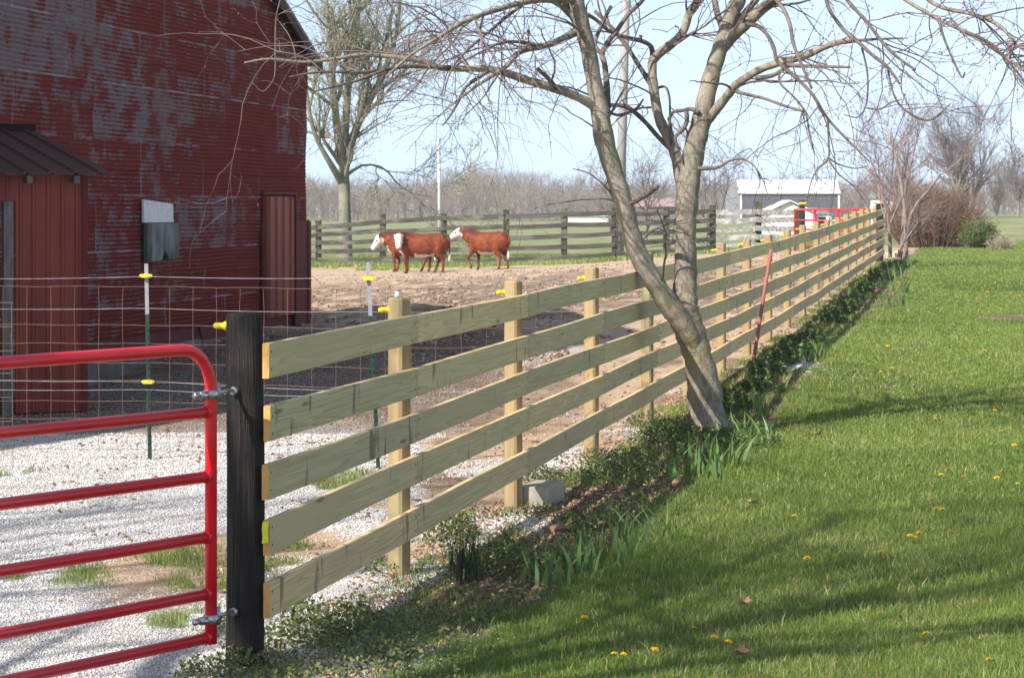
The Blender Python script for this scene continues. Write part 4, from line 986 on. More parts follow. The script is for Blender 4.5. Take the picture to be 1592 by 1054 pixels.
    # buds
    src=np.concatenate([x.reshape(-1,3) for x in (e2,f1,f2,d3)])
    extra=np.concatenate([x[:,1:].reshape(-1,3) for x in (e1,f2,d2)])
    pts=np.concatenate([src,extra]); m=(pts[:,2]>3.0)|(pts[:,0]>2.3); w=np.where(m,.85,.25); 
    k=r2.uniform(0,1,len(pts))<w*.8; pts=pts[k]+r2.normal(0,.004,(k.sum(),3))
    V,F=budtets(pts,.0068,r2); npmesh('buds',V,F,m_bud,t)
    return t
main_tree()
# ------------------------------------------------------------------ generic bare trees
def bare_tree(name,label,x,y,H,R,seed,n=(9,60,420,1500),trunk_r=.2,mat=None,fork=.25,up=.35,rmin=.012,leaf=None,group=None,cat='tree',stems=1,lean=0,droop=0,trunks=None,sp=(22,60)):
    r=np.random.default_rng(seed); g=gz1(x,y); t=thing(name,label,cat,(x,y,g),0,group)
    global out_c
    S=[];SR=[]
    if trunks:
        for pts in trunks:
            W=[Vector(q[:3]) for q in pts]; a,b_=resample(W,[q[3] for q in pts],12); S.append(a);SR.append(b_)
    else:
        for s in range(stems):
            a=r.uniform(0,6.28); sprd=0 if stems==1 else R*.5
            hh=H*(r.uniform(.7,.95)); pts=[];pr=[]
            for k in range(12):
                f=k/11; pts.append((x+math.cos(a)*sprd*f+lean*f+.03*H*math.sin(f*5+a)*f,y+math.sin(a)*sprd*f+.03*H*math.cos(f*4+a)*f,g-.1+hh*f)); pr.append(trunk_r*(1-.85*f)*(1.25 if k==0 else 1))
            S.append(pts);SR.append(pr)
    S=np.array(S,float);SR=np.array(SR,float)
    V,F=batch_tubes(S,SR,10); npmesh('trunk',V,F,mat,t,smooth=True)
    u0=(fork,.95)
    b1,r1=kids(S,SR,n[0],u0,(R*.6,R*1.1),sp,up,.09,.03,.6,trunk_r*.5,9,.3,rr=r,rmin=rmin)
    b2,r2=kids(b1,r1,n[1],(.2,1),(R*.3,R*.7),(20,55),up*.6,.12,.02,.6,trunk_r*.25,8,.3,rr=r,rmin=rmin)
    b3,r3=kids(b2,r2,n[2],(.15,1),(R*.15,R*.42),(20,60),up*.3,.15,-droop,.6,trunk_r*.1,6,.4,rr=r,rmin=rmin*.8)
    b4,r4=kids(b3,r3,n[3],(.1,1),(R*.08,R*.25),(20,60),up*.2,.15,-droop,.7,trunk_r*.05,5,.5,rr=r,rmin=rmin*.55)
    V,F=join([batch_tubes(b1,r1,6),batch_tubes(b2,r2,4)]); npmesh('limbs',V,F,mat,t,smooth=True)
    V,F=join([batch_tubes(b3,r3,3),batch_tubes(b4,r4,3)]); npmesh('crown',V,F,leaf[3] if (leaf and len(leaf)>3) else mat,t)
    if leaf:
        cnt,size,col=leaf[:3]; src=np.concatenate([b4.reshape(-1,3),b3[:,3:].reshape(-1,3)]); pts=src[r.integers(0,len(src),cnt)]+r.normal(0,size*1.2,(cnt,3))
        V,F=leafquads(pts,size,r,.7); cc=np.array(col)[None]*r.uniform(.7,1.4,(cnt,1)); cc=np.repeat(np.concatenate([cc,np.ones((cnt,1))],1)[:,None],4,1).reshape(-1,4)
        npmesh('young_leaves',V,F,m_leafback,t,attr={'col':cc})
    return t
# left leafing maple behind the far fence
D=84; k=D/FPX
def tk(*q): return [(P(a,b,D+o).x,D+o,P(a,b,D+o).z,r*k) for (a,b,r,o) in q]
bx=P(537,400,D); 
bare_tree('maple_tree','leafing grey-barked tree with many upright stems behind the far fence, next to the barn','',0,0,1,1,1) if False else None
bare_tree('maple_tree','tall tree leafing out yellow-green behind the far fence, next to the barn',bx.x,D,8,3.3,21,n=(46,230,950,2500),mat=m_barkback,up=.35,rmin=.013,fork=.3,
  trunks=[tk((537,418,12,0),(537,380,10.5,0),(536,330,9.5,0),(535,280,8.5,0),(534,255,8,0),(535,225,6.5,0),(538,190,6,.2),(540,140,5.5,.4),(548,80,6,.5),(556,20,5,.6),(560,-60,3,.7)),
          tk((534,260,7,0),(528,230,6.5,-.3),(523,190,6,-.5),(518,140,5.5,-.7),(515,90,4.5,-.8),(510,30,3,-1),(505,-40,2,-1)),
          tk((537,255,7,0),(545,225,6.5,.3),(558,190,6,.5),(575,155,5.5,.6),(592,125,5.5,.8),(606,90,4,1),(618,40,3,1),(625,-30,2,1)),
          tk((532,285,6,0),(518,262,5,-.5),(505,240,4,-.8),(492,215,3.5,-1),(482,180,3,-1.2),(476,130,2,-1.3)),
          tk((540,272,3,0),(565,257,1.8,.5),(597,262,1.5,.8),(622,290,1.2,1),(648,302,.8,1.2),(672,306,.5,1.3))],
  leaf=(15000,.062,(.42,.42,.15)),droop=.03,sp=(25,80))
def at(px,py,d):
    p=P(px,py,d); return p.x,d
def quick(name,label,px,d,H,R,seed,**kw):
    x=(px-796)/FPX*d; return bare_tree(name,label,x,d,H,R,seed,**kw)
quick('bare_tree','crooked bare tree behind the far fence, seen between the stems of the fork',1003,118,4.2,2.3,31,n=(12,60,240,600),trunk_r=.14,mat=m_barkfar,rmin=.014,fork=.2,up=.2)
quick('bare_tree','small bare tree behind the far fence, left of the large leaning stem',950,125,3.3,1.8,32,n=(10,50,200,500),trunk_r=.10,mat=m_barkfar,rmin=.012,fork=.1,up=.2)
quick('bare_tree','bare tree beside the gable end of the grey metal building',1105,150,5.6,3.0,33,n=(16,90,360,900),trunk_r=.12,mat=m_barkfar,rmin=.015,fork=.1,up=.45,stems=2)
quick('bare_tree','large round-headed bare tree behind the brown shrub on the right',1502,190,6.4,3.7,34,n=(46,260,1300,4200),trunk_r=.26,mat=m_barkfar,rmin=.017,fork=.12,up=.45,stems=3)
quick('bare_tree','reddish bare tree directly behind the thin sapling on the right',1385,140,5.4,2.6,35,n=(30,160,700,2200),trunk_r=.14,mat=simple('reddish_bark',(.26,.17,.16),(.18,.12,.12),3,.9,0),rmin=.013,fork=.15,up=.3,stems=3)
quick('bare_tree','narrow brown tree at the right edge of the photo',1583,240,6.4,2.6,36,n=(26,140,600,1800),trunk_r=.16,mat=m_barkfar,rmin=.03,fork=.05,up=.6)
quick('bare_tree','low brown tree between the round-headed tree and the right edge',1548,260,4.6,3.0,37,n=(26,140,600,1500),trunk_r=.14,mat=m_barkfar,rmin=.03,fork=.05,up=.4,stems=2)
# sapling near fence end
D=52;k=D/FPX; sx=(1408-796)/FPX*D; sg=gz1(sx,D)
bare_tree('sapling','thin many-stemmed leafless sapling at the far end of the board fence',sx,D,3,1.1,41,n=(20,70,260,600),trunk_r=.05,mat=simple('sapling_bark',(.30,.24,.20),(.19,.145,.13),5,.85,0),rmin=.006,up=.35,fork=.25,
  trunks=[tk((1409,408,4,0),(1408,370,3.4,0),(1407,330,3,0),(1400,280,2.4,.1),(1392,240,2,.2),(1385,200,1.2,.3)),
          tk((1407,404,3,0),(1412,350,3,0),(1425,318,2.6,-.1),(1445,295,2,-.3),(1462,270,1.2,-.5)),
          tk((1384,400,3,0),(1383,360,2.6,0),(1377,325,2.2,0),(1366,290,1.6,0),(1352,262,1,0)),
          tk((1400,404,2.6,.2),(1404,350,2.4,.3),(1408,300,2,.4),(1418,250,1.6,.5),(1428,200,1,.6)),
          tk((1396,404,2.4,-.2),(1400,385,2,-.2),(1412,368,1.6,-.2),(1428,345,1,-.3))])
# ------------------------------------------------------------------ shrubs
def shrub(name,label,px,d,W,H,D_,seed,n,col,mat=None,leafsize=.05,lean=0,cat='shrub',leafn=0,lcol=None):
    r=np.random.default_rng(seed); x=(px-796)/FPX*d; g=gz1(x,d); t=thing(name,label,cat,(x,d,g))
    a=r.uniform(0,6.28,n); rr=np.sqrt(r.uniform(0,1,n)); bx=x+np.cos(a)*rr*W*.36; by=d+np.sin(a)*rr*D_*.36
    out=np.stack([np.cos(a)*rr*W*.5,np.sin(a)*rr*D_*.5],1)
    hh=H*np.sqrt(np.clip(1-rr**2*.75,.05,1))*r.uniform(.75,1.05,n); K=6; pts=[]
    for k in range(K):
        f=k/(K-1); pts.append(np.stack([bx+out[:,0]*f*.55+r.normal(0,.03*H,n)*f,by+out[:,1]*f*.55+r.normal(0,.03*H,n)*f,g-.05+hh*f*(1.1-.1*f)],1))
    Pn=np.stack(pts,1); Rn=np.linspace(.011,.005,K)[None]*np.ones((n,1))
    k1,kr=kids(Pn,Rn,n*5,(.1,1),(.15*H,.35*H),(20,70),.1,.2,-.02,.8,.008,5,.6,rr=r,rmin=.006)
    V,F=join([batch_tubes(Pn,Rn,3),batch_tubes(k1,kr,3)]); npmesh('stems',V,F,mat or m_bush,t)
    if leafn:
        src=k1.reshape(-1,3); p=src[r.integers(0,len(src),leafn)]+r.normal(0,.05,(leafn,3)); V,F=leafquads(p,leafsize,r,.7)
        c=np.array(lcol)[None]*r.uniform(.6,1.5,(leafn,1)); cc=np.repeat(np.concatenate([c,np.ones((leafn,1))],1)[:,None],4,1).reshape(-1,4)
        npmesh('leaves',V,F,m_ivy,t,attr={'col':cc})
    return t
shrub('shrub','broad reddish-brown leafless shrub past the end of the fence',1452,73,2.7,2.0,2.4,51,520,None,leafn=9000,lcol=(.22,.145,.07),leafsize=.035)
shrub('shrub','small bright green bush at the right foot of the brown shrub',1522,71,.95,.85,.9,52,160,None,leafn=5200,lcol=(.10,.17,.035),leafsize=.06)
shrub('dead_weeds','pale dry weed stalks right of the green bush',1556,70,.7,.55,.6,53,60,None,mat=simple('straw_stalk',(.50,.42,.31),(.38,.31,.22),5,.9,0),cat='weeds')
# stone edging near fence end
for px,py,lab in ((1385,398,'flat tan stone beside the fence end post'),(1396,394,'flat tan stone left of the sapling foot'),(1411,393,'flat tan stone right of the sapling foot')):
    q=ground_pt(px,py+2); b=MB(); b.add([(-.16,-.1,0),(.16,-.12,0),(.18,.1,0),(-.15,.12,0),(-.13,-.08,.11),(.14,-.1,.13),(.15,.08,.12),(-.12,.09,.10)],[(0,1,5,4),(1,2,6,5),(2,3,7,6),(3,0,4,7),(4,5,6,7)]); o=b.build('edging_stone',simple('edging_stone_mat',(.42,.34,.25),(.34,.27,.2),9,.9,.3,.004)); o.location=(q[0],q[1],gz1(*q)); o.rotation_euler[2]=px; tag(o,lab,'stone','edging stones by the fence end')
# ------------------------------------------------------------------ utility poles
def pole(pt,pb,d,r0,r1,name,label,arm=False):
    a=P(*pb,d);b_=P(*pt,d); g=gz1(a.x,a.y); a.z=g-.3; b=MB(); b.tube([a,a+(b_-a)*.5,b_],[r0,(r0+r1)/2,r1],12)
    t=thing(name,label,'utility pole',(a.x,a.y,g)); b.build('pole_shaft',m_pole,t,True,world=True); return t,b_
pole((975,-70),(962,395),88,.185,.15,'utility_pole','tall thick grey utility pole rising behind the tree fork')
m_pole=simple('pale_pole',(.62,.60,.57),(.5,.48,.46),2,.8,0)
t_,top_=pole((682,220),(684,352),170,.14,.115,'utility_pole','slim pale utility pole standing in the field beyond the far fence')
b=MB(); b.tube([top_+Vector((-.0,0,-.05)),top_+Vector((0,0,.18))],[.07,.03],6); b.build('cap',m_pole,t_,world=True)
# ------------------------------------------------------------------ far buildings
def building(name,label,cat,loc,rz): return thing(name,label,cat,loc,rz)
m_greysteel=simple('grey_steel_siding',(.105,.10,.11),(.085,.083,.092),.4,.6,.3,.02,stretch=(9,9,.1)); m_whiteroof=simple('pale_steel_roof',(.72,.72,.73),(.66,.66,.67),.5,.5,0)
m_siding=simple('white_siding',(.68,.66,.60),(.6,.58,.53),2,.7,0); m_greyroof=simple('grey_shingle',(.25,.25,.26),(.2,.2,.21),4,.9,0); m_pinkroof=simple('faded_red_roof',(.33,.23,.215),(.26,.18,.17),2,.7,0)
D=300; k=D/FPX; x0=(1152-796)*k; x1=(1303-796)*k; g=gz1(x0,D); W=x1-x0; zr=HC+(325-301)*k-g; zp=HC+(325-281)*k-g
bt=building('metal_building','large grey metal building with a white roof in the distance','building',(x0,D,g),math.radians(-4))
dep=12; b=MB(); b.box(0,W,0,.1,-1,zr); b.box(W-.1,W,.1,dep,-1,zr); b.build('wall',m_greysteel,bt)
b=MB(); b.prism([(0,-1),(0,zr),(dep/2,zp),(dep,zr),(dep,-1)],0,-.1,0); gw=b.build('gable_wall',simple('light_grey_siding',(.42,.43,.44),(.38,.39,.4),.4,.6,0),bt)
b=MB(); b.prism([(-.3,zr-.02),(dep/2,zp+.05),(dep/2,zp+.2),(-.3,zr+.13)],0,-.4,W+.2); b.prism([(dep/2,zp+.05),(dep+.3,zr-.02),(dep+.3,zr+.13),(dep/2,zp+.2)],0,-.4,W+.2); b.build('roof',m_whiteroof,bt)
b=MB()
for xx in (-.12,W-.12): b.box(xx,xx+.24,-.06,-.01,-1,zr)
b.box(0.12,W-.12,-.06,-.01,zr-.12,zr+.1); b.build('trim',m_white,bt)
# gable visible on left
sidew=(1152-1130)*k
b=MB(); b.add([(-sidew-.1,3.9,-1),(-.12,.05,-1),(-.12,.05,zr),(-sidew*.5,2.0,zp-.1),(-sidew-.1,3.9,zr-.3)],[(0,1,2,3,4)]); o=b.build('end_wall',simple('pale_end_wall',(.22,.22,.225),(.20,.20,.205),1,.7,0),bt); md=o.modifiers.new('thick','SOLIDIFY'); md.thickness=.1
# white house
D=140;k=D/FPX; x0=(1190-796)*k;x1=(1266-796)*k; g=gz1(x0,D); W=x1-x0; zr=HC+(325-331)*k-g; zp=HC+(325-313)*k-g
hs=building('small_house','small cream house with a grey gable roof behind the grey plank fence','house',(x0,D,g),0)
b=MB(); b.prism([(0,-.6),(W,-.6),(W,zr),(W/2,zp-.06),(0,zr)],1,0,4); b.build('wall',m_siding,hs)
b=MB()
for (xa,xb) in ((-.15,W/2),(W/2,W+.15)):
    za,zb_=(zr-.05,zp) if xa<0 else (zp,zr-.05); b.prism([(xa,za),(xb,zb_),(xb,zb_+.07),(xa,za+.07)],1,-.2,4.2)
b.build('roof',m_white,hs)
b=MB(); b.box(W+.01,W+1.1,.6,3,-.6,zr-.1); b.build('side_wing',m_siding,hs)
b=MB(); b.prism([(W+.01,zr-.1),(W+1.3,zr-.1),(W+.6,zr+.22),(W+.01,zr+.3)],1,.5,3.1); b.build('wing_roof',m_greyroof,hs)
b=MB(); b.box(W+.35,W+.75,.56,.59,zr-.65,zr-.25); b.build('window',m_dark,hs)
b=MB(); b.box(W+.85,W+1.0,.56,.59,zr-.75,zr-.2); b.build('downpipe',m_white,hs)
# shed with faded red roof
D=250;k=D/FPX; x0=(985-796)*k;x1=(1056-796)*k; g=gz1(x0,D); W=x1-x0; zr=HC+(325-322)*k-g; zp=HC+(325-309)*k-g
s2=building('far_shed','low shed with a faded pink-red roof seen through the tree fork','shed',(x0,D,g),0)
b=MB(); b.box(0,W,0,2.2,-.5,zr); b.build('wall',m_trimgrey,s2)
b=MB(); b.prism([(-.2,zr),(1.1,zp),(2.4,zr),(2.4,zr+.06),(1.1,zp+.06),(-.2,zr+.06)],0,-.2,W+.2); b.build('roof',m_pinkroof,s2)
# long white low building
D=310;k=D/FPX; x0=(884-796)*k;x1=(952-796)*k; g=gz1(x0,D); W=x1-x0
s3=building('low_building','long low white building beyond the far fence','building',(x0,D,g),0)
zt_=HC-(335-325)*k-g
b=MB(); b.box(0,W,0,3,-.5,zt_-.12); b.build('wall',m_siding,s3); b=MB(); b.prism([(-.2,zt_-.118),(3.2,zt_-.118),(1.5,zt_+.25)],0,-.15,W+.15); b.build('roof',m_white,s3)
# white shed right
D=150;k=D/FPX; x0=(1372-796)*k; x1=(1412-796)*k; g=gz1(x0,D); W=x1-x0; z1_=HC+(325-296)*k-g
s4=building('white_shed','small white shed half hidden behind the sapling on the right','shed',(x0,D,g),.2)
b=MB(); b.box(0,W,0,2.2,-.5,z1_-.5); b.build('wall',m_white,s4); b=MB(); b.prism([(-.15,z1_-.5),(2.35,z1_-.5),(1.1,z1_+.05)],0,-.15,W+.15); b.build('roof',m_greyroof,s4)
# white car near end post
# ------------------------------------------------------------------ far wood
def make_woods():
    r=np.random.default_rng(77); temps=[]
    for q in range(7):
        H=1.0; S=np.array([[(.02*math.sin(k*1.3+q),.02*math.cos(k+q),.85*k/7) for k in range(8)]]); SR=np.linspace(.018,.004,8)[None]
        b1,r1=kids(S,SR,14,(.12,.98),(.25,.5),(20,60),.35,.1,0,.6,.01,5,.4,rr=r,rmin=.005)
        b2,r2=kids(b1,r1,60,(.2,1),(.12,.3),(20,60),.2,.14,0,.7,.006,4,.5,rr=r,rmin=.0035)
        b3,r3=kids(b2,r2,130,(.2,1),(.08,.2),(20,60),.2,.14,0,.7,.004,3,.6,rr=r,rmin=.003)
        V,F=join([batch_tubes(S,SR,3),batch_tubes(b1,r1,3),batch_tubes(b2,r2,3),batch_tubes(b3,r3,3)]); temps.append((V,F))
    parts=[];cols=[]; n=0
    pal=[(.31,.245,.205),(.27,.21,.175),(.32,.265,.22),(.24,.195,.165),(.27,.24,.175)]
    for row,(d0,sp_) in enumerate(((335,1.5),(341,1.4),(348,1.4),(356,1.4),(365,1.4),(376,1.4),(388,1.4),(402,1.4))):
        x=-.29*d0
        while x<.30*d0:
            d=d0+r.uniform(-5,5); px=796+x/d*FPX
            topy=np.interp(px,[-300,480,560,640,700,740,800,870,920,1000,1100,1320,1400,1480,1592,1900],[290,285,292,288,276,274,279,287,284,292,290,288,284,292,285,285])-r.uniform(-7,5)
            g=gz1(x,d); H=(HC-(topy-HY)/FPX*d-g)*(.62+.055*row); H=max(H,2)*r.uniform(.9,1.08)
            V,F=temps[r.integers(0,7)]; a=r.uniform(0,6.28); c,s=math.cos(a),math.sin(a); w=H*r.uniform(.7,1.0)
            W_=np.stack([(V[:,0]*c-V[:,1]*s)*w+x,(V[:,0]*s+V[:,1]*c)*w+d,V[:,2]*H*1.05+g-.2],1); parts.append((W_,F))
            cc=np.array(pal[r.integers(0,5)])*r.uniform(.8,1.15); cols.append(np.repeat(np.array([[*cc,1]]),len(V),0)); n+=1
            x+=sp_*r.uniform(.6,1.4)
    V,F=join(parts); print('wood trees',n,'faces',len(F))
    tag(npmesh('far_wood',V,F,m_stone,attr={'col':np.concatenate(cols)}),'brownish leafless wood filling the horizon behind the field','wood',None,'stuff')
make_woods()
# understory so that the wood closes near the ground
def under():
    r=np.random.default_rng(5); N=150000; d=r.uniform(330,405,N); x=r.uniform(-.29,.30,N)*d; g=gz(x,d); z=g+r.uniform(0,1,N)*5.4
    V,F=leafquads(np.stack([x,d,z],1),.26,r,.3); c=np.array([.26,.21,.175])[None]*r.uniform(.6,1.2,(N,1)); cc=np.repeat(np.concatenate([c,np.ones((N,1))],1)[:,None],4,1).reshape(-1,4)
    tag(npmesh('wood_undergrowth',V,F,m_stone,attr={'col':cc}),'tangled brown undergrowth at the foot of the distant wood','undergrowth',None,'stuff')
under()
# off-frame tree that shades the lawn and the gravel
bare_tree('shade_tree','second leafless tree further left whose branches streak the gravel with shade',-9.4,5.4,8.0,4.2,63,n=(14,60,260,700),trunk_r=.22,mat=m_barkmain,rmin=.006,fork=.42,up=.22)
bare_tree('shade_tree','big leafless tree left of the camera whose branches shade the lawn',-4.6,4.6,8.5,4.3,61,n=(16,80,420,1300),trunk_r=.27,mat=m_barkmain,rmin=.006,fork=.42,up=.22,stems=1,leaf=(2500,.07,(.10,.14,.04)))
# ------------------------------------------------------------------ cattle
m_hide=NT('red_hide'); _v=m_hide.coord('Object'); _f=m_hide.noise(_v,5,5,.7); _c=m_hide.mix(m_hide.ramp(_f,.4,.62),(.125,.026,.008),(.23,.058,.018)); _c=m_hide.mix(m_hide.ramp(m_hide.noise(_v,2.3,3),.5,.62),_c,(.075,.018,.008)); m_hide.color(_c); m_hide.rough(.75); m_hide.bump(m_hide.noise(_v,40,4,.7),.5,.012); m_hide=m_hide.m
m_hwhite=simple('white_hide',(.66,.61,.54),(.52,.46,.39),8,.8,.3,.006)
m_hoof=simple('dark_hoof',(.06,.04,.03),(.035,.025,.02),10,.7,.2,.003)
m_nose=simple('pink_nose',(.35,.20,.17),(.28,.15,.13),10,.5,0)
def cow(name,label,loc,rz,head_yaw=0,neck=(.93,0,1.12),head_dir=(.8,0,-.55),legs=None,scale=1,neck_side=0):
    t=thing(name,label,'cow',loc,rz); t['group']='red and white cattle in the lot'
    b=MB()
    def loft(cs,n=16):
        """cs: (x,y,z,halfwidth,halfheight) ; rings perpendicular to path"""
        pts=[Vector(c[:3]) for c in cs]; V=[]
        for i,p in enumerate(pts):
            T=(pts[min(i+1,len(pts)-1)]-pts[max(i-1,0)]).normalized(); side=Vector((0,0,1)).cross(T)
            if side.length<.2: side=Vector((0,1,0))
            side.normalize(); upv=T.cross(side)
            for k in range(n):
                a=2*math.pi*k/n; V.append(p+side*math.cos(a)*cs[i][3]+upv*math.sin(a)*cs[i][4])
        F=[(i*n+k,i*n+(k+1)%n,(i+1)*n+(k+1)%n,(i+1)*n+k) for i in range(len(pts)-1) for k in range(n)]+[tuple(range(n))[::-1],tuple(range((len(pts)-1)*n,len(pts)*n))]
        b.add(V,F)
    loft([(-.745,0,.95,.06,.09),(-.72,0,.93,.15,.19),(-.64,0,.88,.22,.265),(-.5,0,.85,.245,.295),(-.3,0,.81,.255,.315),(-.05,0,.78,.275,.34),(.2,0,.785,.265,.345),(.38,0,.81,.235,.33),(.52,0,.83,.18,.28),(.62,0,.84,.11,.18)])
    nx,ny,nz_=neck
    loft([(.30,0,.90,.19,.25),(.48,ny*.15,.93,.165,.25),(.5+(nx-.5)*.45,ny*.45,.93+(nz_-.93)*.45,.13,.205),(.5+(nx-.5)*.8,ny*.85,.93+(nz_-.93)*.85,.11,.165),(nx,ny,nz_,.10,.13)])
    hd=Vector(head_dir).normalized(); N0=Vector(neck)
    hp=[N0-hd*.06,N0+hd*.0,N0+hd*.10,N0+hd*.23,N0+hd*.35,N0+hd*.43,N0+hd*.46]
    hw=[.07,.115,.122,.10,.080,.078,.05]; hh=[.08,.14,.14,.112,.085,.078,.05]
    loft([(*p,w,h) for p,w,h in zip(hp,hw,hh)],14)
    side=Vector((0,0,1)).cross(hd).normalized(); upv=hd.cross(side)
    for s in (1,-1):   # ears
        e0=N0+side*s*.07+upv*.05; e1=e0+side*s*.16-hd*.02+Vector((0,0,-.03))
        b.tube([e0,e0+(e1-e0)*.3,e0+(e1-e0)*.65,e1],[.028,.045,.04,.012],8,ell=.4)
    # brisket
    loft([(.58,0,.80,.06,.10),(.56,0,.70,.075,.12),(.46,0,.60,.07,.10)],12)
    for (hipx,s,ph,front) in legs:
        if front:
            x0=.40; pts=[(x0,s*.13,.80),(x0+.02,s*.135,.60),(x0+.02+ph*.10,s*.13,.44),(x0+.01+ph*.20,s*.12,.36),(x0+ph*.13,s*.12,.20),(x0+ph*.08,s*.12,.09 if ph<.9 else .12),(x0+.03+ph*.07,s*.12,.035 if ph<.9 else .07),(x0+.03+ph*.07,s*.12,.0 if ph<.9 else .03)]; r=[.13,.095,.06,.050,.034,.040,.044,.050]
        else:
            x0=-.50; pts=[(x0,s*.12,.86),(x0+.07+ph*.05,s*.14,.66),(x0+.02+ph*.10,s*.14,.52),(x0-.09+ph*.14,s*.13,.38),(x0-.06+ph*.20,s*.12,.22),(x0-.04+ph*.26,s*.12,.09),(x0-.01+ph*.27,s*.12,.035),(x0-.01+ph*.27,s*.12,.0)]; r=[.19,.155,.10,.052,.038,.042,.046,.052]
        b.tube(pts,r,12,ell=.8)
    # union by voxel remesh
    me=bpy.data.meshes.new('tmp'); me.from_pydata([tuple(v) for v in b.v],[],b.f); me.update(); o=bpy.data.objects.new('tmp',me); C.objects.link(o)
    m=o.modifiers.new('r','REMESH'); m.mode='VOXEL'; m.voxel_size=.017; m.use_smooth_shade=True
    m2=o.modifiers.new('s','SMOOTH'); m2.factor=.5; m2.iterations=5
    dg=bpy.context.evaluated_depsgraph_get(); ev=o.evaluated_get(dg); nm=bpy.data.meshes.new_from_object(ev); bpy.data.objects.remove(o)
    nm.name='body'; nm.materials.clear()
    body=link('body',nm,[m_hide,m_hwhite,m_hoof,m_nose],t,True)
    cen=np.empty(len(nm.polygons)*3); nm.polygons.foreach_get('center',cen); cen=cen.reshape(-1,3)
    mi=np.zeros(len(cen),int); wn=(fbm(cen[:,0]*9+cen[:,1]*7+20,cen[:,2]*9+30,3)-.5)
    N0a=np.array(N0);hda=np.array(hd); al=(cen-N0a)@hda; near=np.linalg.norm(cen-N0a-np.clip(al,0,.42)[:,None]*hda,axis=1)<.175
    mi[near&(al>-.02+wn*.06)&(al<.52)]=1
    sd=np.abs((cen-N0a)@np.array(side)); mi[(sd>.128)&(al<.12)&(np.abs(al)<.2)]=0
    mi[near&(al>.405)]=3
    # throat, brisket, belly
    mi[(cen[:,0]>.50)&(cen[:,2]<.74+wn*.2)&(cen[:,2]>.48)&(np.abs(cen[:,1])<.09+wn*.1)]=1
    mi[(cen[:,2]<.535+wn*.12)&(cen[:,2]>.44)&(cen[:,0]>-.36)&(cen[:,0]<.20)]=1
    mi[cen[:,2]<.045]=2
    nm.polygons.foreach_set('material_index',mi.astype(np.int32)); nm.update()
    for s in (1,-1):
        e=N0+hd*.15+side*s*.112+upv*.035; bb=MB(); bb.tube([e-side*s*.012,e,e+side*s*.008],[.026,.026,.010],8); bb.build('eye',m_hoof,t,True)
        e=N0+hd*.46+side*s*.035+upv*.012; bb=MB(); bb.tube([e-hd*.015,e+hd*.004],[.012,.010],6); bb.build('nostril',m_hoof,t,True)
    bb=MB(); bb.tube([(-.70,0,1.06),(-.765,0,1.06),(-.80,.0,.95),(-.80,.01,.75),(-.79,.01,.55)],[.035,.032,.026,.02,.018],8); tl=bb.build('tail',m_hide,t,True)
    bb=MB(); bb.tube([(-.79,.01,.57),(-.79,.012,.48),(-.785,.012,.38),(-.78,.01,.30)],[.018,.04,.038,.01],8); bb.build('tail_switch',m_hwhite,tl,True)
    t.scale=(scale,)*3
    return t
PI=math.pi
def put(px,py,d): 
    x=(px-796)/FPX*d; return (x,d,gz1(x,d))
# B: behind, head to the left in profile
cow('hereford_cow','red cow mostly hidden behind another, its white head in profile to the left',put(636,0,67.4),PI-.10,neck=(.84,.0,1.02),head_dir=(.58,0,-.80),legs=[(0,1,.1,True),(0,-1,-.5,True),(0,1,.5,False),(0,-1,-.2,False)],scale=.97)
# A: front, looking at camera
cow('hereford_cow','red cow standing side on with its white face turned to the camera',put(655,0,65.8),PI+.05,neck=(.64,.27,1.04),head_dir=(-.02,.55,-.80),legs=[(0,1,.25,True),(0,-1,-.1,True),(0,1,-.25,False),(0,-1,.55,False)],scale=1.0)
# C: right, walking left and away
cow('hereford_cow','red cow walking left with its white head raised, rightmost of the three',put(757,0,67.5),PI-.62,neck=(.86,.10,1.13),head_dir=(.80,.30,-.50),legs=[(0,1,1.0,True),(0,-1,-.1,True),(0,1,.05,False),(0,-1,-.55,False)],scale=.98)
# ------------------------------------------------------------------ world, sun, camera
sc=bpy.context.scene
HAZE=.0005
hb=MB(); hb.box(-700,900,-90,1500,-6,16); hm=bpy.data.materials.new('haze'); hm.use_nodes=True
for nd in list(hm.node_tree.nodes):
    if nd.type=='BSDF_PRINCIPLED': hm.node_tree.nodes.remove(nd)
pv=hm.node_tree.nodes.new('ShaderNodeVolumePrincipled'); pv.inputs['Color'].default_value=(.86,.91,1,1); pv.inputs['Density'].default_value=HAZE; pv.inputs['Anisotropy'].default_value=.3
hm.node_tree.links.new(pv.outputs[0],hm.node_tree.nodes['Material Output'].inputs['Volume'])
ho=hb.build('haze',hm); tag(ho,kind='stuff')
w=bpy.data.worlds.new("World"); sc.world=w; w.use_nodes=True; nt=w.node_tree; bg=nt.nodes['Background']
sky=nt.nodes.new('ShaderNodeTexSky'); sky.sky_type='NISHITA'; sky.sun_disc=False
EL=math.radians(40.5); SV=Vector((-math.cos(EL)*math.cos(math.radians(45)),-math.cos(EL)*math.sin(math.radians(45)),math.sin(EL)))
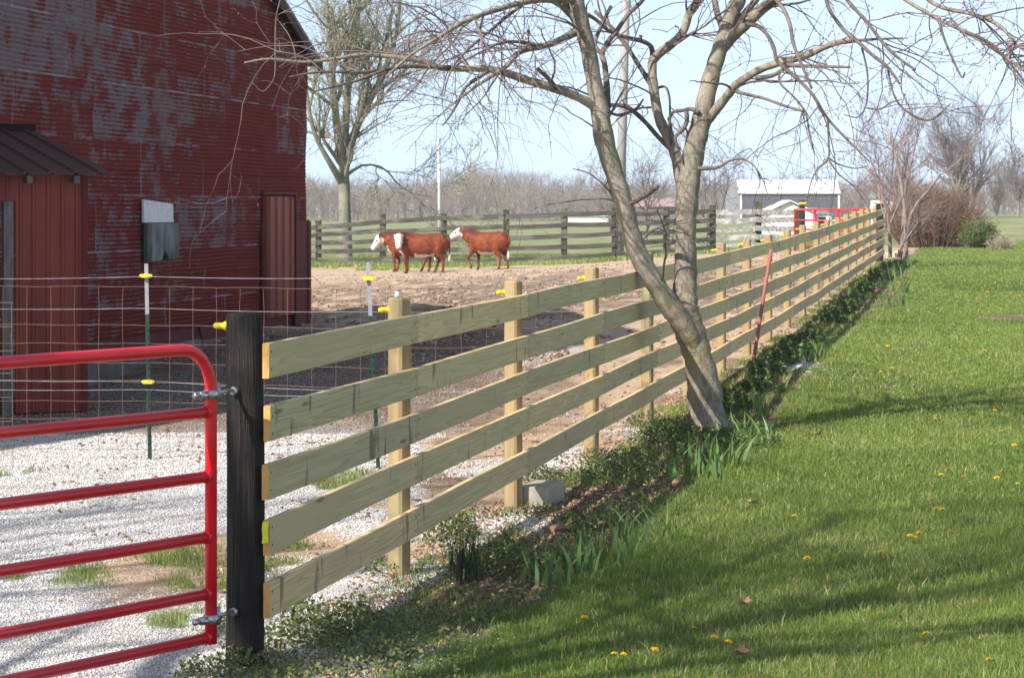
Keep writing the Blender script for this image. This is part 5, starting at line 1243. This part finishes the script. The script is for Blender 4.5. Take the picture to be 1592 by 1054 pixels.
sky.sun_elevation=EL; sky.sun_rotation=math.atan2(SV.x,SV.y); sky.air_density=1.0; sky.dust_density=.7; sky.ozone_density=1.5; sky.altitude=200
tcw=nt.nodes.new('ShaderNodeTexCoord'); sxw=nt.nodes.new('ShaderNodeSeparateXYZ'); nt.links.new(tcw.outputs['Generated'],sxw.inputs[0])
mz=nt.nodes.new('ShaderNodeMath'); mz.operation='ADD'; mz.inputs[1].default_value=.13; mx0=nt.nodes.new('ShaderNodeMath'); mx0.operation='MAXIMUM'; mx0.inputs[1].default_value=0.0
nt.links.new(sxw.outputs['Z'],mx0.inputs[0]); nt.links.new(mx0.outputs[0],mz.inputs[0]); cbw=nt.nodes.new('ShaderNodeCombineXYZ'); nt.links.new(sxw.outputs['X'],cbw.inputs['X']); nt.links.new(sxw.outputs['Y'],cbw.inputs['Y']); nt.links.new(mz.outputs[0],cbw.inputs['Z'])
nw=nt.nodes.new('ShaderNodeVectorMath'); nw.operation='NORMALIZE'; nt.links.new(cbw.outputs[0],nw.inputs[0]); nt.links.new(nw.outputs[0],sky.inputs[0])
hs_=nt.nodes.new('ShaderNodeHueSaturation'); hs_.inputs['Saturation'].default_value=.72; nt.links.new(sky.outputs[0],hs_.inputs['Color']); nt.links.new(hs_.outputs[0],bg.inputs[0]); bg.inputs[1].default_value=.125
sl=bpy.data.lights.new('sun','SUN'); sl.energy=4.2; sl.angle=math.radians(.55); sl.color=(1,.945,.87)
so=bpy.data.objects.new('sun',sl); C.objects.link(so); so.rotation_euler=(-SV).to_track_quat('-Z','Y').to_euler(); so.location=(-10,-10,15)
cd=bpy.data.cameras.new('camera'); cam=bpy.data.objects.new('camera',cd); C.objects.link(cam); cam.location=(0,0,HC); cam.rotation_euler=(math.pi/2,0,0)
cd.sensor_width=36; cd.lens=FPX/1592*36; cd.shift_y=-(527-HY)/1592; cd.clip_end=6000; cd.clip_start=.1
cd.dof.use_dof=True; cd.dof.focus_distance=12.5; cd.dof.aperture_fstop=16
sc.camera=cam
sc.view_settings.view_transform='Standard'; sc.view_settings.look='None'; sc.view_settings.gamma=1; sc.view_settings.exposure=.92
